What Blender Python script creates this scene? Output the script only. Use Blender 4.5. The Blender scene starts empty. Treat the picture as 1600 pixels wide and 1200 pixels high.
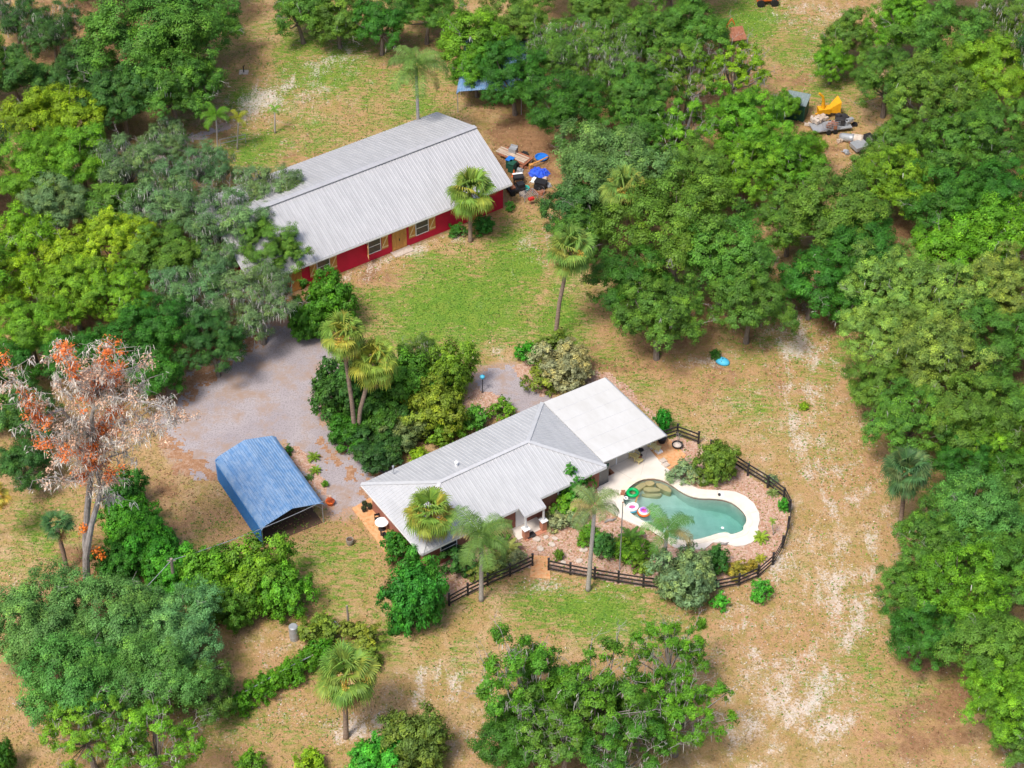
import bpy, math, random
import numpy as np
from mathutils import Vector, Matrix
from mathutils.geometry import tessellate_polygon
R = math.radians
random.seed(7); rng = np.random.default_rng(7)
scene = bpy.context.scene
col = scene.collection

# ---------------------------------------------------------------- camera, world, sun
FPX, PITCH, CAMH = 3200.0, R(41.7), 110.0
cam_d = bpy.data.cameras.new('camera'); cam = bpy.data.objects.new('camera', cam_d); col.objects.link(cam)
cam.location = (0, 0, CAMH); cam.rotation_euler = (R(90) - PITCH, 0, 0)
cam_d.sensor_width = 36; cam_d.lens = 36 * FPX / 1600; cam_d.clip_end = 6000; cam_d.clip_start = 1
scene.camera = cam
SUN_EL, SUN_AZ = R(60), R(218)        # direction the light comes from, azimuth clockwise from +Y
world = bpy.data.worlds.new('World'); scene.world = world; world.use_nodes = True
wn = world.node_tree.nodes; wn.clear()
sky = wn.new('ShaderNodeTexSky'); sky.sky_type = 'NISHITA'; sky.sun_disc = False
sky.sun_elevation = SUN_EL; sky.sun_rotation = SUN_AZ; sky.air_density = 1.0; sky.dust_density = 4.0; sky.ozone_density = 1.0
bg = wn.new('ShaderNodeBackground'); bg.inputs[1].default_value = 0.135
wo = wn.new('ShaderNodeOutputWorld')
world.node_tree.links.new(sky.outputs[0], bg.inputs[0]); world.node_tree.links.new(bg.outputs[0], wo.inputs[0])
sd = bpy.data.lights.new('sun', 'SUN'); sd.energy = 2.7; sd.angle = R(14); sd.color = (1.0, 0.95, 0.87)
sun = bpy.data.objects.new('sun', sd); col.objects.link(sun)
sv = Vector((math.sin(SUN_AZ) * math.cos(SUN_EL), math.cos(SUN_AZ) * math.cos(SUN_EL), math.sin(SUN_EL)))
sun.rotation_euler = sv.to_track_quat('Z', 'Y').to_euler(); sun.location = (0, 60, 90)
scene.view_settings.view_transform = 'Standard'; scene.view_settings.look = 'None'
scene.view_settings.exposure = 0.46; scene.view_settings.gamma = 1
scene.cycles.max_bounces = 6; scene.cycles.transparent_max_bounces = 6

def G(px, py, z=0.0):
    """ground (or height z) point seen at a pixel of the 1600 x 1200 photograph"""
    a = (px - 800) / FPX; b = (600 - py) / FPX
    dy = math.cos(PITCH) + b * math.sin(PITCH); dz = -math.sin(PITCH) + b * math.cos(PITCH)
    t = (z - CAMH) / dz
    return Vector((a * t, dy * t, z))
def ppm(px, py, z=0.0):
    """pixels per metre there"""
    p = G(px, py, z); return FPX / (p.y * math.cos(PITCH) + (CAMH - z) * math.sin(PITCH))

# ---------------------------------------------------------------- mesh builder
class MB:
    def __init__(s): s.v = []; s.f = []
    def quad(s, *p):
        n = len(s.v); s.v += [tuple(q) for q in p]; s.f.append(tuple(range(n, n + len(p)))); return s
    def box(s, c, d, rz=0, M=None):
        n = len(s.v); cz, sz = math.cos(rz), math.sin(rz)
        for dx, dy, dz in ((-1,-1,-1),(1,-1,-1),(1,1,-1),(-1,1,-1),(-1,-1,1),(1,-1,1),(1,1,1),(-1,1,1)):
            x, y, z = dx*d[0]/2, dy*d[1]/2, dz*d[2]/2
            p = Vector((x*cz - y*sz, x*sz + y*cz, z))
            if M: p = M @ p
            s.v.append((c[0]+p.x, c[1]+p.y, c[2]+p.z))
        for f in ((0,3,2,1),(4,5,6,7),(0,1,5,4),(1,2,6,5),(2,3,7,6),(3,0,4,7)): s.f.append(tuple(n+i for i in f))
        return s
    def bx(s, x0, x1, y0, y1, z0, z1): return s.box(((x0+x1)/2,(y0+y1)/2,(z0+z1)/2), (x1-x0,y1-y0,z1-z0))
    def bar(s, a, b, w, h):
        """box beam from a to b, w wide, h high"""
        a, b = Vector(a), Vector(b); d = b - a; L = d.length
        if L < 1e-6: return s
        q = d.to_track_quat('X', 'Z').to_matrix()
        return s.box((a+b)/2, (L, w, h), 0, q)
    def tube(s, pts, rad, seg=6, cap=True):
        pts = [Vector(p) for p in pts]
        if not hasattr(rad, '__len__'): rad = [rad]*len(pts)
        base = len(s.v)
        for i, p in enumerate(pts):
            d = (pts[min(i+1, len(pts)-1)] - pts[max(i-1, 0)]).normalized()
            u = d.cross(Vector((0,0,1)) if abs(d.z) < .9 else Vector((1,0,0))).normalized(); w = d.cross(u)
            for k in range(seg):
                t = 2*math.pi*k/seg; q = p + (u*math.cos(t) + w*math.sin(t))*rad[i]
                s.v.append(tuple(q))
        for i in range(len(pts)-1):
            for k in range(seg):
                a = base+i*seg+k; b = base+i*seg+(k+1)%seg
                s.f.append((a, b, b+seg, a+seg))
        if cap:
            s.f.append(tuple(base+k for k in range(seg))[::-1]); e = base+(len(pts)-1)*seg
            s.f.append(tuple(e+k for k in range(seg)))
        return s
    def lathe(s, c, prof, seg=20, sx=1, sy=1):
        base = len(s.v)
        for r, z in prof:
            for k in range(seg):
                t = 2*math.pi*k/seg; s.v.append((c[0]+sx*r*math.cos(t), c[1]+sy*r*math.sin(t), c[2]+z))
        for i in range(len(prof)-1):
            for k in range(seg):
                a = base+i*seg+k; b = base+i*seg+(k+1)%seg; s.f.append((a, b, b+seg, a+seg))
        s.f.append(tuple(base+k for k in range(seg))[::-1]); e = base+(len(prof)-1)*seg; s.f.append(tuple(e+k for k in range(seg)))
        return s
    def torus(s, c, Rr, r, seg=28, sg=10, sx=1, sy=1):
        base = len(s.v)
        for i in range(seg):
            t = 2*math.pi*i/seg
            for j in range(sg):
                u = 2*math.pi*j/sg; q = Rr + r*math.cos(u)
                s.v.append((c[0]+sx*q*math.cos(t), c[1]+sy*q*math.sin(t), c[2]+r*math.sin(u)))
        for i in range(seg):
            for j in range(sg):
                a = base+i*sg+j; b = base+((i+1)%seg)*sg+j; a2 = base+i*sg+(j+1)%sg; b2 = base+((i+1)%seg)*sg+(j+1)%sg
                s.f.append((a, b, b2, a2))
        return s
    def prism(s, outer, z0, z1, holes=(), bottom=True, hole_walls=True):
        loops = [[Vector((p[0], p[1], 0)) for p in l] for l in [outer]+list(holes)]
        flat = [p for l in loops for p in l]; tris = tessellate_polygon(loops); n = len(s.v)
        for p in flat: s.v.append((p.x, p.y, z1))
        for t in tris:
            a, b, c = (flat[i] for i in t)
            t = t if (b-a).cross(c-a).z > 0 else t[::-1]
            s.f.append(tuple(n+i for i in t))
        m = len(s.v)
        for p in flat: s.v.append((p.x, p.y, z0))
        if bottom:
            for t in tris:
                a, b, c = (flat[i] for i in t)
                t = t if (b-a).cross(c-a).z < 0 else t[::-1]
                s.f.append(tuple(m+i for i in t))
        o = 0
        for li, l in enumerate(loops):
            k = len(l)
            if li == 0 or hole_walls:
                for i in range(k):
                    a, b = o+i, o+(i+1)%k; s.f.append((n+a, m+a, m+b, n+b))
            o += k
        return s
    def build(s, name, mat, parent=None, smooth=False, loc=None):
        me = bpy.data.meshes.new(name); me.from_pydata(s.v, [], s.f); me.update()
        if smooth:
            me.polygons.foreach_set('use_smooth', [True]*len(me.polygons))
        me.materials.append(mat); o = bpy.data.objects.new(name, me); col.objects.link(o)
        if parent: o.parent = parent
        if loc is not None: o.location = loc
        return o

def tag(o, label=None, cat=None, group=None, kind=None):
    if label: o['label'] = label
    if cat: o['category'] = cat
    if group: o['group'] = group
    if kind: o['kind'] = kind
    return o
def empty(name, loc, label, cat, rz=0, group=None):
    o = bpy.data.objects.new(name, None); col.objects.link(o); o.location = loc; o.rotation_euler = (0,0,rz)
    o.empty_display_size = .3
    return tag(o, label, cat, group)

# ---------------------------------------------------------------- materials
def mat(name, base, rough=.7, metal=0., noise=None, bump=None, spec=.3, coords='Object'):
    """noise: (scale, amount, other_colour[, stretch])"""
    m = bpy.data.materials.new(name); m.use_nodes = True; nt = m.node_tree; n = nt.nodes; l = nt.links
    b = n['Principled BSDF']; b.inputs['Base Color'].default_value = (*base, 1); b.inputs['Roughness'].default_value = rough
    b.inputs['Metallic'].default_value = metal; b.inputs['Specular IOR Level'].default_value = spec
    if noise or bump:
        tc = n.new('ShaderNodeTexCoord')
    if noise:
        mp = n.new('ShaderNodeMapping'); mp.inputs['Scale'].default_value = noise[3] if len(noise) > 3 else (1,1,1)
        l.new(tc.outputs[coords], mp.inputs[0])
        t = n.new('ShaderNodeTexNoise'); t.inputs['Scale'].default_value = noise[0]; t.inputs['Detail'].default_value = 6; t.inputs['Roughness'].default_value = .65
        l.new(mp.outputs[0], t.inputs['Vector'])
        r = n.new('ShaderNodeValToRGB'); r.color_ramp.elements[0].position = .38; r.color_ramp.elements[1].position = .62
        r.color_ramp.elements[0].color = (0,0,0,1); r.color_ramp.elements[1].color = (noise[1],)*3+(1,)
        l.new(t.outputs[0], r.inputs[0])
        mx = n.new('ShaderNodeMix'); mx.data_type = 'RGBA'; mx.inputs[6].default_value = (*base,1); mx.inputs[7].default_value = (*noise[2],1)
        l.new(r.outputs[0], mx.inputs[0]); l.new(mx.outputs[2], b.inputs['Base Color'])
    if bump:
        t2 = n.new('ShaderNodeTexNoise'); t2.inputs['Scale'].default_value = bump[0]; l.new(tc.outputs[coords], t2.inputs['Vector'])
        bp = n.new('ShaderNodeBump'); bp.inputs['Strength'].default_value = bump[1]; bp.inputs['Distance'].default_value = .05
        l.new(t2.outputs[0], bp.inputs['Height']); l.new(bp.outputs[0], b.inputs['Normal'])
    return m
def leaf_mat(name, trans=.3):
    m = bpy.data.materials.new(name); m.use_nodes = True; nt = m.node_tree; n = nt.nodes; l = nt.links
    b = n['Principled BSDF']; b.inputs['Roughness'].default_value = .55; b.inputs['Specular IOR Level'].default_value = .25
    a = n.new('ShaderNodeAttribute'); a.attribute_name = 'tint'; oi = n.new('ShaderNodeObjectInfo')
    mx = n.new('ShaderNodeMix'); mx.data_type = 'RGBA'; mx.blend_type = 'MULTIPLY'; mx.inputs[0].default_value = 1
    l.new(a.outputs['Color'], mx.inputs[6]); l.new(oi.outputs['Color'], mx.inputs[7])
    l.new(mx.outputs[2], b.inputs['Base Color'])
    tr = n.new('ShaderNodeBsdfTranslucent'); l.new(mx.outputs[2], tr.inputs[0])
    ms = n.new('ShaderNodeMixShader'); ms.inputs[0].default_value = trans
    l.new(b.outputs[0], ms.inputs[1]); l.new(tr.outputs[0], ms.inputs[2])
    l.new(ms.outputs[0], n['Material Output'].inputs[0])
    return m
M = {}
M['leaf'] = leaf_mat('foliage', .22); M['moss'] = leaf_mat('spanish_moss', .2)
M['bark'] = mat('bark', (.13,.10,.08), .9, noise=(6,.8,(.24,.21,.18),(1,1,.3)))
M['bark_grey'] = mat('grey_bark', (.33,.31,.30), .9, noise=(5,.8,(.16,.14,.13),(1,1,.3)))
M['palm_bark'] = mat('palm_bark', (.30,.22,.17), .9, noise=(3,.9,(.17,.12,.09),(1,1,4)))
M['queen_bark'] = mat('ringed_palm_bark', (.42,.39,.36), .9, noise=(3,.7,(.25,.23,.21),(.5,.5,6)))
M['roof'] = mat('galvanised_roof', (.46,.46,.475), .45, .2, noise=(1.1,.75,(.385,.385,.40),(2.5,.35,1)), spec=.35)
M['roof_house'] = mat('house_metal_roof', (.50,.505,.52), .45, .2, noise=(1.1,.7,(.42,.425,.44),(2.2,.5,1)), spec=.35)
M['ridge'] = mat('ridge_metal', (.57,.575,.59), .45, .2, noise=(2,.6,(.48,.48,.49)))
M['trim_white'] = mat('white_trim', (.78,.78,.79), .5)
M['white_panel'] = mat('white_roof_panel', (.545,.545,.54), .55, noise=(.9,.8,(.48,.475,.46),(1,.35,1)))
M['barn_red'] = mat('barn_red_paint', (.60,.015,.055), .7, noise=(1.2,.5,(.42,.014,.035)))
M['wood'] = mat('shutter_wood', (.62,.31,.085), .75, noise=(5,.8,(.45,.20,.055),(1,1,.2)))
M['wood_light'] = mat('pale_brace_wood', (.80,.58,.30), .75)
M['wood_grey'] = mat('weathered_wood', (.30,.26,.22), .9, noise=(4,.8,(.2,.17,.14)))
M['glass'] = mat('dark_window_glass', (.03,.04,.05), .12, 0, spec=.8)
M['brick'] = mat('red_brick', (.27,.105,.075), .9, noise=(9,.8,(.36,.16,.11)))
M['brick_light'] = mat('orange_brick', (.43,.17,.10), .9, noise=(9,.7,(.50,.27,.18)))
M['terracotta'] = mat('terracotta_pavers', (.56,.25,.10), .85, noise=(4,.9,(.60,.38,.20)))
M['concrete'] = mat('pool_deck_concrete', (.62,.56,.50), .85, noise=(1.1,.6,(.72,.66,.60)))
M['coping'] = mat('cream_coping', (.66,.58,.47), .8, noise=(1.6,.7,(.74,.69,.60)))
M['rust_edge'] = mat('brick_tile_edge', (.30,.14,.09), .8)
M['plaster'] = mat('pool_plaster', (.68,.70,.62), .8, noise=(1.3,.7,(.52,.57,.49)))
M['stone'] = mat('pool_step_stone', (.62,.50,.26), .8, noise=(2,.6,(.50,.42,.22)))
M['black'] = mat('black_paint', (.022,.020,.022), .6, noise=(3,.6,(.06,.055,.055)))
M['darkmetal'] = mat('dark_metal', (.03,.03,.035), .5, .3)
M['steel'] = mat('grey_steel', (.42,.44,.47), .45, .4, noise=(4,.5,(.32,.33,.35)))
M['blue_roof'] = mat('weathered_blue_metal', (.12,.25,.46), .55, .1, noise=(2.0,.85,(.26,.37,.53),(1.3,.8,1)), spec=.35)
M['blue_side'] = mat('blue_metal_panel', (.035,.20,.52), .5, .1, noise=(2,.4,(.06,.25,.55)))
M['blue'] = mat('blue_plastic', (.02,.17,.60), .5); M['blue2'] = mat('royal_blue_tarp', (.02,.07,.55), .55, noise=(3,.7,(.05,.15,.7)), bump=(4,.8))
M['cyan'] = mat('sky_blue_plastic', (.07,.42,.62), .5); M['teal'] = mat('teal_plastic', (.04,.42,.36), .5)
M['green_tank'] = mat('dark_green_paint', (.012,.07,.045), .6, noise=(3,.5,(.03,.11,.07)))
M['green_roof'] = mat('grey_green_roof', (.17,.22,.22), .6, noise=(3,.5,(.25,.30,.30)))
M['ring_green'] = mat('green_vinyl', (.0,.36,.09), .25, spec=.5); M['white'] = mat('white_plastic', (.8,.8,.8), .4)
M['purple'] = mat('purple_vinyl', (.42,.18,.68), .3); M['orange'] = mat('orange_plastic', (.75,.15,.03), .5)
M['yellow'] = mat('machine_yellow', (.75,.36,.01), .5, noise=(3,.6,(.55,.25,.02))); M['chair'] = mat('faded_yellow_fabric', (.66,.54,.20), .8, noise=(8,.6,(.72,.63,.38)))
M['red'] = mat('red_paint', (.5,.03,.03), .5); M['pink'] = mat('pink_vinyl', (.75,.10,.30), .3)
M['beige'] = mat('beige_render', (.52,.47,.42), .85, noise=(2,.5,(.45,.40,.36))); M['screen'] = mat('dark_screen', (.03,.032,.038), .6)
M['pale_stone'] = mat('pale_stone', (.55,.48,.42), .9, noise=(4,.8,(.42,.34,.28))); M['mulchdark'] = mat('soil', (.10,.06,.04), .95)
M['rubber'] = mat('black_rubber', (.02,.02,.02), .8); M['wood_pale'] = mat('pale_lumber', (.55,.45,.36), .85, noise=(5,.8,(.33,.25,.20),(.3,4,1)))
M['rust'] = mat('rusty_metal', (.25,.09,.05), .85, noise=(4,.7,(.36,.17,.10)))

# pool water: clear surface with a real absorbing body
wm = bpy.data.materials.new('pool_water'); wm.use_nodes = True; nt = wm.node_tree
b = nt.nodes['Principled BSDF']; b.inputs['Base Color'].default_value = (1,1,1,1); b.inputs['Transmission Weight'].default_value = 1
b.inputs['Roughness'].default_value = .03; b.inputs['IOR'].default_value = 1.33
va = nt.nodes.new('ShaderNodeVolumeAbsorption'); va.inputs[0].default_value = (.34,.86,.86,1); va.inputs[1].default_value = .36
nt.links.new(va.outputs[0], nt.nodes['Material Output'].inputs[1])
tn = nt.nodes.new('ShaderNodeTexNoise'); tn.inputs['Scale'].default_value = 2.2; tc = nt.nodes.new('ShaderNodeTexCoord')
nt.links.new(tc.outputs['Object'], tn.inputs['Vector']); bp = nt.nodes.new('ShaderNodeBump'); bp.inputs['Strength'].default_value = .35; bp.inputs['Distance'].default_value = .04
nt.links.new(tn.outputs[0], bp.inputs['Height']); nt.links.new(bp.outputs[0], b.inputs['Normal'])
M['water'] = wm

# ---------------------------------------------------------------- outlines traced in the photo and laid on the ground
def W(pts, z=0.0): return [tuple(G(x, y, z)[:2]) for x, y in pts]
def smooth(pts, it=2):
    for _ in range(it):
        q = []
        for i, p in enumerate(pts):
            n = pts[(i+1) % len(pts)]
            q += [(p[0]*.75+n[0]*.25, p[1]*.75+n[1]*.25), (p[0]*.25+n[0]*.75, p[1]*.25+n[1]*.75)]
        pts = q
    return pts
POOL_PX = [(975,772),(985,760),(1000,751),(1017,748),(1035,751),(1050,759),(1065,770),(1080,777),(1095,780),(1115,780),(1132,782),(1147,788),(1160,799),(1167,810),(1167,819),
           (1162,824),(1163,831),(1150,836),(1142,838),(1135,834),(1122,836),(1107,841),(1092,845),(1075,847),(1057,846),(1045,842),(1032,833),(1017,823),(1000,814),(986,806),(977,795),(972,783)]
DECK_PX = [(929,746),(934,772),(947,797),(970,811),(985,818),(1003,825),(1020,828),(1033,838),(1044,850),(1055,857),(1075,860),(1100,860),(1114,849),(1132,850),(1148,855),(1162,854),(1175,849),(1184,841),(1186,832),
           (1184,825),(1187,815),(1186,803),(1178,788),(1165,777),(1150,770),(1135,768),(1107,767),(1090,765),(1072,755),(1052,741),(1036,728),(1022,712),(1008,695),(985,700),(955,722),(940,728)]
pool_out = smooth(W(POOL_PX), 1); deck_out = W(DECK_PX)
DRIVE_PX = [(390,505),(440,500),(480,515),(520,548),(548,575),(520,602),(500,630),(505,660),(530,690),(560,712),(600,735),(612,750),(560,798),(522,806),(507,780),(492,745),(470,705),(445,690),(425,690),(350,725),(330,745),(290,735),(262,705),(250,660),(262,615),(300,585),(350,560)]
DRIVE2_PX = [(735,592),(760,575),(800,572),(835,590),(860,625),(850,645),(800,640),(775,625),(748,612)]
PATH_PX = [(200,245),(260,228),(300,207),(350,193),(372,192),(360,203),(310,220),(270,243),(215,260)]
BED_PX = [(602,745),(612,790),(640,835),(665,872),(700,942),(757,915),(832,884),(857,890),(966,912),(1040,920),(1117,920),(1154,913),(1184,900),(1207,880),(1224,850),(1232,800),(1222,778),(1168,741),(1110,703),(1091,693),(1058,681),(1035,690),(1000,690),(900,760),(700,800)]
BED2_PX = [(715,625),(745,605),(785,620),(800,640),(770,660),(725,655)]
BED3_PX = [(445,697),(470,697),(500,740),(523,780),(518,800),(500,775),(478,745),(455,725)]
BED4_PX = [(800,575),(835,560),(900,600),(930,580),(960,585),(1030,660),(960,600),(880,610),(845,620)]

def sdist(poly, X, Y):
    """signed distance (positive inside) of points to a polygon"""
    d = np.full(X.shape, 1e9); ins = np.zeros(X.shape, bool); n = len(poly)
    for i in range(n):
        x1, y1 = poly[i]; x2, y2 = poly[(i+1) % n]
        ex, ey = x2-x1, y2-y1; t = np.clip(((X-x1)*ex+(Y-y1)*ey)/(ex*ex+ey*ey+1e-12), 0, 1)
        d = np.minimum(d, np.hypot(X-x1-t*ex, Y-y1-t*ey))
        c = ((y1 > Y) != (y2 > Y)) & (X < (x2-x1)*(Y-y1)/((y2-y1) if abs(y2-y1) > 1e-9 else 1e-9)+x1); ins ^= c
    return np.where(ins, d, -d)
def vnoise(X, Y, s, seed):
    """smooth value noise"""
    r = np.random.default_rng(seed).random((256,256)); x = X/s; y = Y/s
    xi = np.floor(x).astype(int); yi = np.floor(y).astype(int); fx = x-xi; fy = y-yi; fx = fx*fx*(3-2*fx); fy = fy*fy*(3-2*fy)
    a = r[xi%256, yi%256]; b_ = r[(xi+1)%256, yi%256]; c = r[xi%256, (yi+1)%256]; d = r[(xi+1)%256, (yi+1)%256]
    return (a*(1-fx)+b_*fx)*(1-fy)+(c*(1-fx)+d*fx)*fy
def fbm(X, Y, s, seed): return (vnoise(X,Y,s,seed)+.5*vnoise(X,Y,s/2,seed+1)+.25*vnoise(X,Y,s/4,seed+2)+.12*vnoise(X,Y,s/8,seed+3))/1.87

def nmesh(name, V, F, attr=None, k=4):
    """numpy mesh: V (n,3), F (m,k)"""
    me = bpy.data.meshes.new(name); me.vertices.add(len(V)); me.vertices.foreach_set('co', V.astype(np.float32).ravel())
    me.loops.add(F.size); me.loops.foreach_set('vertex_index', F.astype(np.int32).ravel())
    me.polygons.add(len(F)); me.polygons.foreach_set('loop_start', np.arange(0, F.size, k, dtype=np.int32))
    me.update(calc_edges=True)
    if attr:
        for an, A in attr.items():
            at = me.attributes.new(an, 'FLOAT_COLOR', 'POINT'); c = np.ones((len(V),4), np.float32); c[:, :A.shape[1]] = A
            at.data.foreach_set('color', c.ravel())
    return me

# ---------------------------------------------------------------- ground sheet
def coords(a, b, step, far):
    c = np.arange(a, b+step/2, step); return np.concatenate([[a-far, a-far/3, a-60, a-20, a-6], c, [b+6, b+20, b+60, b+far/3, b+far]])
gx = coords(-72, 72, .5, 2500); gy = coords(70, 215, .5, 2500)
GX, GY = np.meshgrid(gx, gy, indexing='ij')
dep = GY*math.cos(PITCH)+CAMH*math.sin(PITCH); PXX = 800+FPX*GX/np.maximum(dep, 1); PYY = 600-FPX*(GY*math.sin(PITCH)-CAMH*math.cos(PITCH))/np.maximum(dep, 1)
def blob(cx, cy, rx, ry, rot=0, soft=.85):
    c, s = math.cos(R(rot)), math.sin(R(rot)); dx = PXX-cx; dy = PYY-cy
    d = np.hypot((dx*c+dy*s)/rx, (-dx*s+dy*c)/ry); return np.clip((1+soft-d)/(2*soft), 0, 1)
def smax(*a):
    m = a[0]
    for x in a[1:]: m = np.maximum(m, x)
    return m
green = smax(blob(720,480,150,85,-18), .95*blob(790,425,80,50,-20), .8*blob(640,520,60,40), .5*blob(600,470,70,50), .85*blob(880,500,60,70), .6*blob(960,560,50,30),
    .65*blob(520,120,190,110), .7*blob(470,70,80,50), .6*blob(640,170,80,50), .75*blob(400,240,80,50,-20), .8*blob(380,150,45,30), .45*blob(300,200,60,50), .6*blob(500,230,90,30,-20),
    .6*blob(60,830,70,90), .35*blob(80,900,70,40), .5*blob(330,835,60,40), .4*blob(460,830,70,40), .35*blob(540,860,60,60),
    .85*blob(930,955,170,55,5), .5*blob(1250,560,120,60), .5*blob(760,930,120,50), .6*blob(480,880,110,60), .55*blob(560,900,80,80), .5*blob(1050,690,90,60), .45*blob(1180,640,130,60), .5*blob(620,1010,140,60), .5*blob(400,1120,120,60), .4*blob(1000,980,120,60), .45*blob(1350,1000,80,120), .45*blob(820,960,60,60), .35*blob(1150,600,180,50,10), .45*blob(1000,590,60,40), .6*blob(1180,545,60,40), .3*blob(1230,900,60,60), .45*blob(1370,1090,130,60,15), .35*blob(1280,700,80,100),
    .9*blob(1170,30,60,50), .75*blob(1250,70,60,40), .6*blob(1290,130,80,60), .6*blob(520,930,60,50), .45*blob(590,990,90,70), .5*blob(450,1060,90,40,-15), .4*blob(700,1000,100,50),
    .8*blob(800,380,60,30,-20), .5*blob(1440,750,60,60), .6*blob(1210,330,20,20))
sand = smax(.36*blob(1260,830,150,400,0,.9), .40*blob(1170,1100,220,130), .7*blob(620,400,120,12,-21,.9), 1.0*blob(405,158,60,20,-30), .6*blob(450,140,50,18,-30), .6*blob(520,95,60,25,-25), .6*blob(1230,510,45,50,50), .8*blob(1250,545,50,30,30), .5*blob(1255,620,50,50), .65*blob(1250,680,25,45,-20), .45*blob(1300,760,80,90),
    .6*blob(1310,900,70,80), .75*blob(1330,950,40,50), .75*blob(1240,1100,110,45,-20), .85*blob(1290,1130,60,25,-20), .6*blob(1200,1060,110,60), .5*blob(1380,830,50,40), .7*blob(1210,890,30,60,30),
    .8*blob(560,1140,50,28), .6*blob(680,1070,70,30), .5*blob(440,1110,50,25), .45*blob(430,1010,50,30), .4*blob(740,1150,60,60), .6*blob(860,915,60,14), .5*blob(930,925,60,12), .45*blob(1160,960,60,50),
    .5*blob(640,400,60,14,-20), .4*blob(560,440,60,15,-20), .35*blob(800,660,60,60), .5*blob(1270,20,80,30), .5*blob(1310,100,60,30), .5*blob(1390,60,40,100), .5*blob(1110,560,60,20), .55*blob(850,380,40,30), .4*blob(10,1080,30,60), .55*blob(1560,1190,80,20), .3*blob(300,1150,80,60), .35*blob(760,560,60,20), .35*blob(20,920,40,20), .4*blob(450,150,120,60,-30))
TRK = W([(1215,480),(1235,520),(1250,560),(1248,640),(1275,720),(1325,800),(1345,880),(1315,980),(1250,1080),(1150,1200)])
dt_ = np.full(GX.shape, 1e9)
for (x1,y1),(x2,y2) in zip(TRK[:-1],TRK[1:]):
    ex, ey = x2-x1, y2-y1; t_ = np.clip(((GX-x1)*ex+(GY-y1)*ey)/(ex*ex+ey*ey), 0, 1); dt_ = np.minimum(dt_, np.hypot(GX-x1-t_*ex, GY-y1-t_*ey))
sand = sand+.19*np.exp(-((dt_-.95)/.5)**2)-.10*np.exp(-(dt_/.5)**2)
brown = smax(.9*blob(820,230,50,90,-20), .6*blob(290,600,60,50), .9*blob(10,310,50,60), .7*blob(150,60,120,100), .6*blob(300,290,40,40), .8*blob(140,900,60,60), .75*blob(1480,1080,90,70,30), .55*blob(1130,480,160,60), .6*blob(1260,490,80,50), .5*blob(930,560,60,30,30), .6*blob(260,760,50,50), .5*blob(400,20,40,30),
    .6*blob(1100,200,220,160), .6*blob(1480,450,180,300), .7*blob(250,430,260,200), .5*blob(650,60,80,40), .4*blob(1150,600,150,40,10), .5*blob(1440,1170,80,40), .55*blob(640,890,30,60,30), .3*blob(420,840,80,30,-20),.5*blob(1100,540,100,25,5))
grav = np.zeros(GX.shape)
for pl in (DRIVE_PX, DRIVE2_PX): grav = np.maximum(grav, np.clip((sdist(W(pl), GX, GY)+1.6)/1.8, 0, 1))
A1 = np.stack([green, sand, brown, grav], -1).reshape(-1, 4)
nx, ny = len(gx), len(gy)
idx = np.arange(nx*ny).reshape(nx, ny)
F = np.stack([idx[:-1,:-1], idx[1:,:-1], idx[1:,1:], idx[:-1,1:]], -1).reshape(-1, 4)
cx_ = (GX[:-1,:-1]+GX[1:,1:])/2; cy_ = (GY[:-1,:-1]+GY[1:,1:])/2
keep = (sdist(pool_out, cx_, cy_) < -.3).ravel() if False else ~((sdist(pool_out, cx_, cy_) > -.42).ravel())
und = (fbm(GX, GY, 9, 5)-.5)*.0
V = np.stack([GX, GY, und], -1).reshape(-1, 3)
me = nmesh('ground', V, F[keep]); at = me.attributes.new('cover', 'FLOAT_COLOR', 'POINT'); at.data.foreach_set('color', A1.astype(np.float32).ravel())

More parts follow.
